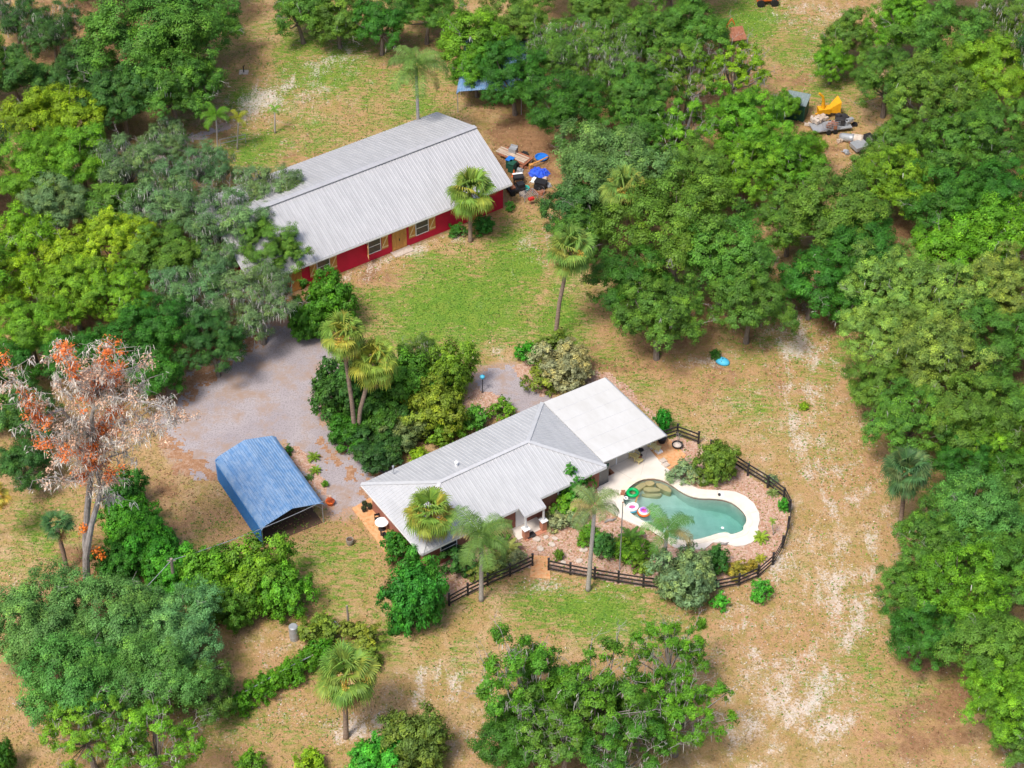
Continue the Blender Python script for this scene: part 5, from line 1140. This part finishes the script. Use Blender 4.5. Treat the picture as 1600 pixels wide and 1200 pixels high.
pl = empty('fire_pit', at(1058,699,0), 'round black fire pit bowl with pale ash on the mulch', 'fire pit'); MB().lathe((0,0,0),[(.20,0),(.22,.18),(.42,.24),(.44,.36),(.38,.36),(.34,.26)],20).build('bowl', M['black'], pl); MB().lathe((0,0,.27),[(.33,0),(.2,.08),(.05,.1)],14).build('ash', M['pale_stone'], pl)
thing(MB().lathe((0,0,0),[(.26,0),(.36,.5),(.40,.55),(.34,.56)],16), 'planter', 'darkmetal', 'dark round planter under the outer lanai corner', 'planter', at(1034,691))
bc = empty('bare_plant', at(1060,690), 'bare twiggy plant behind the fire pit', 'plant'); mm = MB(); r5 = np.random.default_rng(3)
for _ in range(5): dead_twigs(mm, Vector((0,0,0)), Vector(r5.normal(size=3)*np.array([.6,.6,.3]))+Vector((0,0,1)), .8, r5, .02, 1)
mm.build('stems', M['bark_grey'], bc)
# flagpole, patio table, pots, planters
fp = empty('flagpole', at(968,890), 'thin dark grey flagpole beside the garden shrubs', 'flagpole'); MB().tube([(0,0,0),(0,0,6.9)],[.05,.035],8).build('pole', M['steel'], fp); MB().lathe((0,0,6.9),[(.03,0),(.07,.05),(.03,.11)],10).build('finial', M['rust'], fp)
pt_ = empty('patio_table', at(597,826,.07), 'round white table on the side patio of orange pavers', 'table'); MB().lathe((0,0,.68),[(.50,0),(.52,.02),(.50,.05)],24).build('tabletop', M['white'], pt_); MB().tube([(0,0,0),(0,0,.68)],.06).lathe((0,0,0),[(.3,0),(.06,.06)],14).build('pedestal', M['black'], pt_)
thing(MB().box((0,0,.22),(.4,.4,.04)).box((-.17,-.17,.1),(.04,.04,.2)).box((.17,-.17,.1),(.04,.04,.2)).box((-.17,.17,.1),(.04,.04,.2)).box((.17,.17,.32),(.04,.04,.64)).box((-.17,.17,.32),(.04,.04,.64)).box((0,.19,.5),(.38,.03,.2)), 'chair', 'darkmetal', 'black metal chair below the round white table', 'chair', at(600,838,.07), 2.2)
thing(MB().box((0,0,.22),(.4,.4,.04)).box((-.17,-.17,.1),(.04,.04,.2)).box((.17,-.17,.1),(.04,.04,.2)).box((-.17,.17,.32),(.04,.04,.64)).box((.17,.17,.32),(.04,.04,.64)).box((0,.19,.5),(.38,.03,.2)), 'chair', 'darkmetal', 'black metal chair above the round white table', 'chair', at(590,814,.07), .3)
for (x, y), lb in zip(((570,791),(578,795),(569,799)), ('dark plant pot furthest from the house table','dark plant pot closest to the brick end wall','dark plant pot nearest the lawn edge of the patio')):
    r_ = empty('plant_pot', at(x, y, .07), lb, 'pot', group='three dark pots on the side patio'); MB().lathe((0,0,0),[(.13,0),(.19,.28),(.22,.31),(.17,.31)],12).build('pot', M['black'], r_); o = part(K['bush0']['crown'], 'foliage', r_, (.05,.07,.03)); o.scale = (.17,.17,.13); o.location = (0,0,.28)
r_ = empty('barrel_planter', at(547,850), 'half barrel planter standing alone on the side lawn', 'planter'); MB().lathe((0,0,0),[(.23,0),(.29,.3),(.28,.52),(.23,.52),(.22,.40)],18).build('tub', M['wood_grey'], r_); MB().lathe((0,0,.40),[(.22,0),(.2,.03)],16).build('soil', M['mulchdark'], r_)
r_ = empty('flower_pot', at(516,788), 'orange clay pot with red flowers at the carport corner', 'pot'); MB().lathe((0,0,0),[(.22,0),(.33,.3),(.36,.36),(.3,.36)],16).build('pot', M['orange'], r_); o = part(K['bush1']['crown'], 'foliage', r_, (.4,.10,.04)); o.scale = (.22,.22,.14); o.location = (0,0,.32)
r_ = empty('rain_barrel', at(460,998), 'upright pale grey metal barrel beside the huge hedge', 'barrel'); MB().lathe((0,0,0),[(.33,0),(.33,.4),(.345,.42),(.33,.44),(.33,.85),(.345,.87),(.33,.89),(.33,1.3),(.30,1.33)],24).build('drum', M['steel'], r_); MB().lathe((0,0,1.33),[(.30,0),(.27,.03)],24).build('lid', M['steel'], r_)
r_ = empty('garden_lamp', at(754,613), 'black lamp post with a bright blue top on the mulch island', 'lamp post'); MB().tube([(0,0,0),(0,0,1.5)],.04).lathe((0,0,0),[(.12,0),(.05,.08)],10).build('pole', M['black'], r_); MB().lathe((0,0,1.45),[(.06,0),(.17,.1),(.20,.28),(.10,.36),(.03,.42)],12).build('lantern', M['cyan'], r_)
# blue shell in the grass
r_ = empty('sandbox_shell', at(1129,566), 'pale blue oval plastic shell with dark spots lying on the grass', 'sandbox', 2.6); MB().lathe((0,0,0),[(.62,0),(.60,.14),(.48,.27),(.28,.35),(.05,.38)],24,1,.72).build('shell', M['cyan'], r_, True)
for a, q in ((.3,.33),(1.6,.35),(2.9,.3),(4.2,.34),(5.2,.32),(0,.0)): MB().lathe((q*math.cos(a), .72*q*math.sin(a), .30 if q else .375),[(.055,0),(.05,.025)],10).build('spot', M['darkmetal'], r_)
# utility pole and cable
po_ = empty('utility_pole', at(276,945), 'wooden utility pole between the two dark hedges', 'pole'); tp = on_plane(268,873,G(276,945).y)-G(276,945); tp.x *= .8
MB().tube([(0,0,-.1),tp],[.15,.11],9).build('shaft', M['wood_grey'], po_); MB().bar(tp+Vector((-.3,0,-.2)),tp+Vector((.3,0,-.2)),.06,.08).build('crossarm', M['wood_grey'], po_)
T0 = G(276,945)+tp-Vector((0,0,.15)); c_, s_ = math.cos(R(30)), math.sin(R(30)); E1 = Vector((-18.45+5.1*c_, 105.30+5.1*s_, 2.25)); E0 = on_plane(100,985,G(276,945).y-9)
def cable(a, b_, sag, label):
    m = MB(); m.tube([a.lerp(b_, t/12)+Vector((0,0,-sag*4*(t/12)*(1-t/12))) for t in range(13)], .028, 5); o = m.build('cable', M['steel']); tag(o, label, 'cable')
cable(T0, E1, .35, 'pale cable running from the utility pole to the carport corner'); cable(T0, Vector((E0.x, E0.y, 4.6)), .3, 'pale cable running down left from the utility pole over the feathery tree')
r_ = empty('fence_post', at(546,985), 'lone grey wooden post above the lower fan palm', 'post'); MB().tube([(0,0,-.1),(-.05,0,2.6)],[.09,.07],8).build('shaft', M['wood_grey'], r_)
thing(MB().tube([(0,0,.4),(1.2,-1.2,.25)],.05,8), 'pipe', 'white', 'white pipe leaning by the lone grey post', 'pipe', at(521,975))
wf = empty('wire_fence', at(372,1108), 'low wire fence with wooden rail along the clipped hedge', 'fence'); o0 = G(372,1108); m = MB(); pts_ = [G(x, y)-o0 for x, y in ((340,1122),(372,1108),(412,1086),(450,1064),(490,1044))]
for a, b_ in zip(pts_[:-1], pts_[1:]): m.bar(a+Vector((0,0,1.35)), b_+Vector((0,0,1.35)), .05, .05)
m.build('rail', M['steel'], wf)
for q in pts_: MB().bx(q.x-.05,q.x+.05,q.y-.05,q.y+.05,0,1.4).build('post', M['wood_grey'], wf)
# stepping stones, logs and edging in the front garden
for i, ((x, y, s), lb) in enumerate(zip(((838,843,.55),(853,840,.4),(867,842,.4),(844,858,.55),(862,851,.5),(912,860,.55),(905,877,.5),(880,880,.45)), ('largest stepping stone in front of the porch step','stepping stone right of the largest porch stone','stepping stone furthest right of the porch row','square stepping stone nearest the garden entrance','pale stepping stone in the middle of the front mulch','round stone left of the slender palm trunk','flat stone at the inside of the fence beside the slender palm','flat stone between the clipped ball bush and the slender palm'))):
    rr = random.Random(i); pts_ = [(s*.6*math.cos(a)*rr.uniform(.8,1.1), s*.5*math.sin(a)*rr.uniform(.8,1.1)) for a in [k*math.pi/4 for k in range(8)]]
    thing(MB().prism(pts_, 0, .09), 'stepping_stone', 'pale_stone', lb, 'stone', at(x, y), rr.random()*3, group='flat stones in the front mulch bed')
for x, y, a, lb in ((953,815,.4,'driftwood log near the left pool deck edge'),(1130,852,.3,'short log at the lower coping of the pool'),(1024,862,1.2,'dark stone lump in the mulch by the lower deck')):
    thing(MB().tube([(-.45,0,.08),(-.1,.1,.12),(.2,-.03,.1),(.5,.08,.07)],[.05,.1,.11,.05],7), 'log', 'bark_grey', lb, 'log', at(x, y), a)

# junk beside the barn
JB = 'clutter beside the barn end'
r_ = empty('flatbed_trailer', at(806,250), 'low flatbed trailer loaded with pale lumber beside the barn end', 'trailer', -.62, JB)
MB().bx(-1.5,1.5,-.7,.7,.38,.48).build('bed', M['rust'], r_)
for y in (-.55,-.3,-.1,.2): MB().bx(-1.9,1.3,y,y+.16,.49,.56).build('plank', M['wood_pale'], r_)
for y in (-.8,.8): MB().lathe((0,0,0),[(.12,-.1),(.3,-.09),(.3,.09),(.12,.1)],16).build('wheel', M['rubber'], r_).matrix_local = Matrix.Translation((.6,y,.3)) @ Matrix.Rotation(R(90),4,'X')
thing(MB().bx(-.35,.35,-.33,.33,0,.95).bx(-.34,.34,.2,.33,.95,1.08), 'washing_machine', 'steel', 'pale blue grey washing machine standing behind the lumber trailer', 'washing machine', at(802,244), -.4, group=JB)
for (x, y, k, lb) in ((797,262,'blue','blue lidded bin at the barn corner'),(800,268,'green_tank','dark green bin below the blue lidded bin')):
    r_ = empty('wheelie_bin', at(x, y), lb, 'bin', -.5, JB); MB().prism([(-.28,-.3),(.28,-.3),(.3,.33),(-.3,.33)],0.05,.95).build('body', M['green_tank'], r_); MB().bx(-.32,.32,-.36,.38,.951,1.02).build('lid', M[k], r_)
r_ = empty('traffic_cone', at(803,275), 'orange traffic cone beside the green bin', 'traffic cone', 0, JB); MB().lathe((0,0,.03),[(.16,0),(.04,.65)],14).build('cone', M['orange'], r_); MB().bx(-.2,.2,-.2,.2,0,.03).build('base', M['orange'], r_)
r_ = empty('barbecue_grill', at(810,288), 'dark barbecue with white shelf beside the barn corner', 'barbecue', .2, JB); MB().tube([(-.5,0,.8),(-.45,0,.8),(.45,0,.8),(.5,0,.8)],[.1,.28,.28,.1],14).build('drum', M['darkmetal'], r_); MB().bx(-.45,.45,.32,.62,.82,.86).build('shelf', M['white'], r_)
for sx in (-.4,.4): MB().bx(sx-.03,sx+.03,-.2,.2,0,.6).build('leg', M['darkmetal'], r_)
r_ = empty('lawn_tractor', at(806,300), 'dark riding mower with brown seat at the barn corner', 'mower', .4, JB); MB().bx(-.75,.75,-.4,.4,.28,.52).bx(.15,.8,-.3,.3,.52,.85).build('body', M['darkmetal'], r_); MB().bx(-.45,-.1,-.22,.22,.53,.68).bx(-.55,-.45,-.22,.22,.6,1.0).build('seat', M['rust'], r_)
for x, y in ((-.5,-.48),(-.5,.48),(.55,-.42),(.55,.42)): MB().lathe((0,0,0),[(.1,-.09),(.26,-.08),(.26,.08),(.1,.09)],14).build('wheel', M['rubber'], r_).matrix_local = Matrix.Translation((x,y,.26)) @ Matrix.Rotation(R(90),4,'X')
thing(MB().lathe((0,0,0),[(.25,0),(.36,.28),(.38,.3),(.33,.3),(.24,.08)],18), 'tub', 'teal', 'open teal plastic tub in the clutter', 'tub', at(821,297), 0, group=JB)
thing(MB().lathe((0,0,0),[(.5,0),(.58,.22),(.62,.24),(.55,.24),(.48,.08)],22), 'paddling_pool', 'blue', 'round blue tub at the tree edge beside the barn', 'tub', at(846,248), 0, group=JB)
m = MB(); r7 = np.random.default_rng(8); n = 12
for i in range(n+1):
    for j in range(n+1):
        x, y = (i/n-.5)*2.4, (j/n-.5)*1.9; e = max(abs(i/n-.5), abs(j/n-.5))*2; m.v.append((x*(1+.1*r7.normal()), y*(1+.1*r7.normal()), max(.02, .62*(1-e**3)+.10*r7.normal()*(e<1))))
for i in range(n):
    for j in range(n): a = i*(n+1)+j; m.f.append((a, a+n+1, a+n+2, a+1))
thing(m, 'tarpaulin', 'blue2', 'crumpled royal blue tarpaulin over a heap near the trees', 'tarpaulin', at(842,272), -.5, group=JB).scale = (.7,.68,.8)
r_ = empty('wire_cage', at(826,309), 'grey wire mesh trolley with a red box on top', 'trolley', .5, JB); m = MB()
for k in range(9): m.bar((-.7+k*.175,-.5,.5),(-.7+k*.175,.5,.5),.02,.02)
for k in range(6): m.bar((-.7,-.5+k*.2,.51),(.7,-.5+k*.2,.51),.02,.02)
m.build('mesh', M['steel'], r_)
for x in (-.65,.65):
    for y in (-.45,.45): MB().bx(x-.03,x+.03,y-.03,y+.03,0,.49).build('leg', M['steel'], r_)
thing(MB().bx(-.25,.25,-.16,.16,0,.2).bx(-.2,.2,-.12,.12,.2,.23), 'tool_box', 'red', 'small red box on the wire mesh trolley', 'box', at(830,312,.53), .5, group=JB)
thing(MB().tube([(-.9,0,.45),(0,0,.55),(.9,.1,.62)],.07,7).box((-.9,0,.25),(.3,.3,.45)), 'branch_pole', 'wood', 'orange wooden pole resting above the blue tarpaulin', 'pole', at(843,259), .5, group=JB)
thing(MB().bar((-.8,0,.06),(.8,0,.06),.12,.1).bar((-.7,.25,.05),(.9,.3,.05),.1,.08), 'planks', 'rust', 'two reddish planks beside the teal tub', 'planks', at(832,300), -.75, group=JB)
thing(MB().bx(-.5,.5,-.35,.35,0,.7).bx(-.55,.55,-.4,.4,.7,.74), 'workbench', 'darkmetal', 'dark bench right below the blue tarpaulin', 'bench', at(845,293), -.4, group=JB)
thing(MB().bx(-.3,.3,-.22,.22,0,.38).bx(-.32,.32,-.24,.24,.38,.44), 'cool_box', 'white', 'white cool box leaning on the barbecue shelf', 'cool box', at(812,279), .2, group=JB)

# junk yard in the trees, top right
JY = 'machines and scrap in the forest yard'
r_ = empty('storage_shed', at(1243,180), 'dark green box shed with a grey green roof', 'shed', -.35, JY); r_.scale = (.8,.8,.85); MB().bx(-1.25,1.25,-1.1,1.1,0,2.1).build('wall', M['green_tank'], r_)
m = MB(); ribbed(m, [(-1.35,-1.2,2.14),(1.35,-1.2,2.14),(1.35,1.2,2.36),(-1.35,1.2,2.36)], .3); m.build('roof', M['green_roof'], r_); MB().bx(-.5,.5,-1.15,-1.11,.1,1.9).build('door', M['green_tank'], r_)
r_ = empty('wood_chipper', at(1290,182), 'yellow wood chipper with a tall curved chute', 'wood chipper', .2, JY); r_.scale = (.75,.75,.8)
MB().bx(-1.1,.4,-.5,.5,.6,1.3).bx(-1.4,1.7,-.08,.08,.45,.6).build('body', M['yellow'], r_); MB().tube([(-.5,0,1.2),(-.5,0,2.1),(-.7,0,2.9),(-1.2,0,3.4)],[.3,.2,.17,.14],10).build('chute', M['yellow'], r_)
m = MB(); m.v += [(.4,-.35,.7),(.4,.35,.7),(.4,.35,1.3),(.4,-.35,1.3),(1.6,-.8,.7),(1.6,.8,.7),(1.6,.8,2.3),(1.6,-.8,2.3)]; m.f += [(0,1,5,4),(1,2,6,5),(2,3,7,6),(3,0,4,7),(0,3,2,1)]; m.build('hopper', M['yellow'], r_)
for y in (-.6,.6): MB().lathe((0,0,0),[(.12,-.12),(.36,-.11),(.36,.11),(.12,.12)],16).build('wheel', M['rubber'], r_).matrix_local = Matrix.Translation((-.2,y,.36)) @ Matrix.Rotation(R(90),4,'X')
r_ = empty('utility_trailer', at(1297,203), 'flatbed trailer with mesh side panel and scrap load', 'trailer', .22, JY); r_.scale = (.72,.75,.85); MB().bx(-2.6,2.6,-1,1,.5,.62).build('bed', M['steel'], r_)
m = MB()
for k in range(12): m.bar((-1.6+k*.22,-1.0,.62),(-1.6+k*.22,-1.05,1.7),.03,.03)
for k in range(5): m.bar((-1.6,-1.02,.7+k*.24),(.82,-1.04,.7+k*.24),.03,.03)
m.build('mesh_panel', M['steel'], r_)
for x in (-.6,.3):
    for y in (-.9,.9): MB().lathe((0,0,0),[(.1,-.1),(.33,-.09),(.33,.09),(.1,.1)],14).build('wheel', M['rubber'], r_).matrix_local = Matrix.Translation((x,y*1.12,.33)) @ Matrix.Rotation(R(90),4,'X')
for x, y, s, k, nm, lb in ((1312,190,.75,'black','scrap_heap','black humped scrap on the flatbed trailer'),(1322,192,.6,'steel','engine_block','grey machine part at the right end of the trailer'),(1300,197,.5,'rust','scrap_heap','rusty scrap pile in the middle of the trailer'),(1285,188,.5,'wood_pale','scrap_heap','pale scrap pile below the yellow chipper'),(1273,190,.5,'pale_stone','scrap_heap','whitish scrap left of the flatbed trailer')):
    m = MB(); rr = random.Random(lb)
    for _ in range(7): q = (rr.uniform(-.5,.5)*s*1.6, rr.uniform(-.4,.4)*s*1.6, .2*s+rr.random()*.3*s); m.box(q, (s*rr.uniform(.5,.9),s*rr.uniform(.4,.8),s*rr.uniform(.4,.8)), rr.random()*3)
    thing(m, nm, k, lb, 'scrap', at(x, y, .6), 0, group=JY)
for x, y, r, k, lb in ((1324,215,.40,'steel','round grey tank, left of two, below the flatbed trailer'),(1338,217,.46,'pale_stone','round pale tank, right of two, below the flatbed trailer')):
    o = thing(MB().lathe((0,0,0),[(r*.5,-.75),(r*.92,-.7),(r,-.4),(r,.4),(r*.92,.7),(r*.5,.75)],20), 'tank', k, lb, 'tank', at(x, y, r), 0, True, JY); o.rotation_euler = (R(75),0,R(55))
r_ = empty('scrap_truck', at(1352,232), 'pale derelict vehicle body half under the trees', 'vehicle', .45, JY); r_.scale = (.7,.75,.75); MB().bx(-2,1.0,-.8,.8,.5,1.0).bx(1.0,2.3,-.8,.8,.5,1.15).build('body', M['steel'], r_); MB().bx(0,1.0,-.72,.72,1.0,1.7).build('cab', M['darkmetal'], r_)
for x in (-1.3,1.5):
    for y in (-.85,.85): MB().lathe((0,0,0),[(.1,-.1),(.36,-.09),(.36,.09),(.1,.1)],14).build('wheel', M['rubber'], r_).matrix_local = Matrix.Translation((x,y,.36)) @ Matrix.Rotation(R(90),4,'X')
thing(MB().lathe((0,0,0),[(.25,0),(.28,.8),(.2,.85)],14), 'barrel', 'cyan', 'bright blue drum below the dark green shed', 'barrel', at(1221,190), 0, group=JY)
r_ = empty('excavator', at(1129,50), 'small orange digger at the edge of the far clearing', 'digger', .3, JY); r_.scale = (.5,.5,.55); MB().bx(-.8,.8,-.6,.6,.7,1.4).bx(-.7,.1,-.45,.45,1.4,2.3).build('body', M['orange'], r_); MB().bar((.7,0,1.3),(1.8,0,2.5),.2,.25).bar((1.8,0,2.5),(2.5,0,1.2),.16,.2).build('boom', M['orange'], r_); MB().bx(-1,1,-.75,-.4,0,.65).bx(-1,1,.4,.75,0,.65).build('tracks', M['rubber'], r_)
r_ = empty('lean_to', at(1140,70), 'reddish brown low roof at the edge of the far clearing', 'shelter', .25, JY); m = MB(); ribbed(m, [(-1.5,-.8,.9),(1.5,-.8,.9),(1.5,.8,1.5),(-1.5,.8,1.5)], .3); m.build('roof', M['rust'], r_)
for x in (-1.35,1.35): MB().bx(x-.05,x+.05,-.7,-.6,0,.82).build('post', M['wood_grey'], r_); MB().bx(x-.05,x+.05,.6,.7,0,1.35).build('post', M['wood_grey'], r_)
r_ = empty('utility_cart', at(1197,5), 'orange brown cart with black tyres at the top edge', 'cart', .1, JY); MB().bx(-1.1,1.1,-.6,.6,.6,.75).bx(-1.1,1.1,-.62,-.58,.75,1.0).build('bed', M['orange'], r_)
for x in (-.7,.7):
    for y in (-.7,.7): MB().lathe((0,0,0),[(.15,-.12),(.4,-.11),(.4,.11),(.15,.12)],14).build('wheel', M['rubber'], r_).matrix_local = Matrix.Translation((x,y,.4)) @ Matrix.Rotation(R(90),4,'X')
# small signs of life in the far field
r_ = empty('yard_hydrant', at(381,113), 'short dark standpipe on a pale pad in the upper field', 'standpipe'); MB().tube([(0,0,.03),(0,0,.7),(.12,0,.8)],.06).build('pipe', M['darkmetal'], r_); MB().bx(-.45,.45,-.4,.4,0,.03).build('pad', M['pale_stone'], r_)
r_ = empty('pipe_gate', at(345,232), 'pale pipe gate between the small palms', 'gate', .35); MB().bar((0,0,1.0),(2.4,0,1.0),.05,.05).bar((0,0,.55),(2.4,0,.55),.05,.05).bar((0,0,0),(0,0,1.05),.06,.06).bar((2.4,0,0),(2.4,0,1.05),.06,.06).build('frame', M['steel'], r_)

# ---------------------------------------------------------------- litter, tufts and stones over the ground (one mass)
def ground_cover(N=190000):
    rg = np.random.default_rng(77); x = rg.uniform(-50, 50, N); y = rg.uniform(83, 186, N)
    d = y*math.cos(PITCH)+CAMH*math.sin(PITCH); k = np.abs(FPX*x/d) < 860; x, y = x[k], y[k]
    ix = np.clip(np.searchsorted(gx, x)-1, 0, len(gx)-2); iy = np.clip(np.searchsorted(gy, y)-1, 0, len(gy)-2); g_, sa, br_, gv = (A[ix, iy] for A in (green, sand, brown, grav))
    ok = (sdist(deck_out, x, y) < -.1) & (gv < .55); ok &= fbm(x, y, 2.5, 31)+.35*rg.random(len(x)) > .50
    hx, hy = x-HX[0], y-HX[1]; c, s = math.cos(HYAW), math.sin(HYAW); a, b_ = hx*c+hy*s, -hx*s+hy*c; ok &= ~((a > 0) & (a < 22.2) & (b_ > .3) & (b_ < 8.2))
    hx, hy = x-BX[0], y-BX[1]; a, b_ = hx*c+hy*s, -hx*s+hy*c; ok &= ~((a > -26) & (a < 0) & (b_ > .3) & (b_ < 12))
    x, y, g_, sa, br_ = (q[ok] for q in (x, y, g_, sa, br_)); n = len(x); r1 = rg.random(n); pal = np.zeros((n,3)); pal[:] = (.40,.29,.14); pal[r1 < .45] = (.33,.25,.10); pal[r1 < .16] = (.24,.24,.07)
    pal[rg.random(n) < br_*.8] = (.30,.16,.085); gm = rg.random(n) < g_*1.1; pal[gm] = (.15,.29,.035); pal[gm & (r1 > .6)] = (.09,.21,.025); sm_ = rg.random(n) < sa*.42; pal[sm_] = (.62,.54,.48); pal *= (.75+.5*rg.random(n))[:,None]
    S = np.where(sm_, .03, .06)+.06*rg.random(n); C = np.stack([x, y, .02+.05*rg.random(n)], -1); Nn = unit(rg.normal(size=(n,3))*.45+np.array([0,0,1])); V, F, T_ = leaf_quads(C, Nn, S, pal, rg, .5)
    me_ = nmesh('ground_cover', V, F, {'tint': T_}); me_.materials.append(M['leaf']); o = bpy.data.objects.new('ground_cover', me_); col.objects.link(o); tag(o, 'dry grass, leaf litter and pale grit scattered over the ground', 'ground cover', kind='stuff')
ground_cover()

# bits and pieces in the two clutter yards
BITS = [(812,268,'steel','crumpled grey sheet beside the green bin'),(818,262,'rust','rusty lump between trailer and blue tarpaulin'),(834,284,'white','whitish scrap at the foot of the blue tarpaulin'),(851,283,'wood_pale','pale scrap at the right end of the blue tarpaulin'),(838,296,'darkmetal','dark scrap below the blue tarpaulin'),(848,303,'rust','rusty scrap nearest the trees at the barn'),(816,305,'wood_pale','pale boards under the mesh trolley'),(856,291,'steel','grey scrap at the tree edge by the barn'),(820,243,'darkmetal','dark wheel like scrap behind the lumber trailer'),(826,255,'pale_stone','pale debris in the brown soil beside the trailer'),
 (1262,196,'pale_stone','pale branches heap below the dark shed'),(1335,196,'darkmetal','dark scrap right of the flatbed trailer'),(1331,226,'rust','rusty scrap below the two tanks'),(1345,222,'darkmetal','dark scrap between the tanks and the derelict vehicle'),(1312,222,'wood_pale','pale scrap left of the two tanks'),(1322,240,'steel','grey sheet left of the derelict vehicle')]
for i, (x, y, k, lb) in enumerate(BITS):
    rr = random.Random(i+50); m = MB()
    c0 = [(-.3,0,.1),(.3,.05,.12)]
    for q in range(4): m.box((rr.uniform(-.16,.16), rr.uniform(-.13,.13), .08+rr.random()*.15), (rr.uniform(.25,.5), rr.uniform(.15,.35), rr.uniform(.12,.3)), rr.random()*3, Matrix.Rotation(rr.uniform(-.5,.5),3,'X'))
    m.tube([(-.45,.02,.1),(0,0,.2),(.5,rr.uniform(-.3,.3),.12)],.03,5)
    thing(m, 'scrap', k, lb, 'scrap', at(x, y), rr.random()*3, group='loose scrap in the two clutter yards')
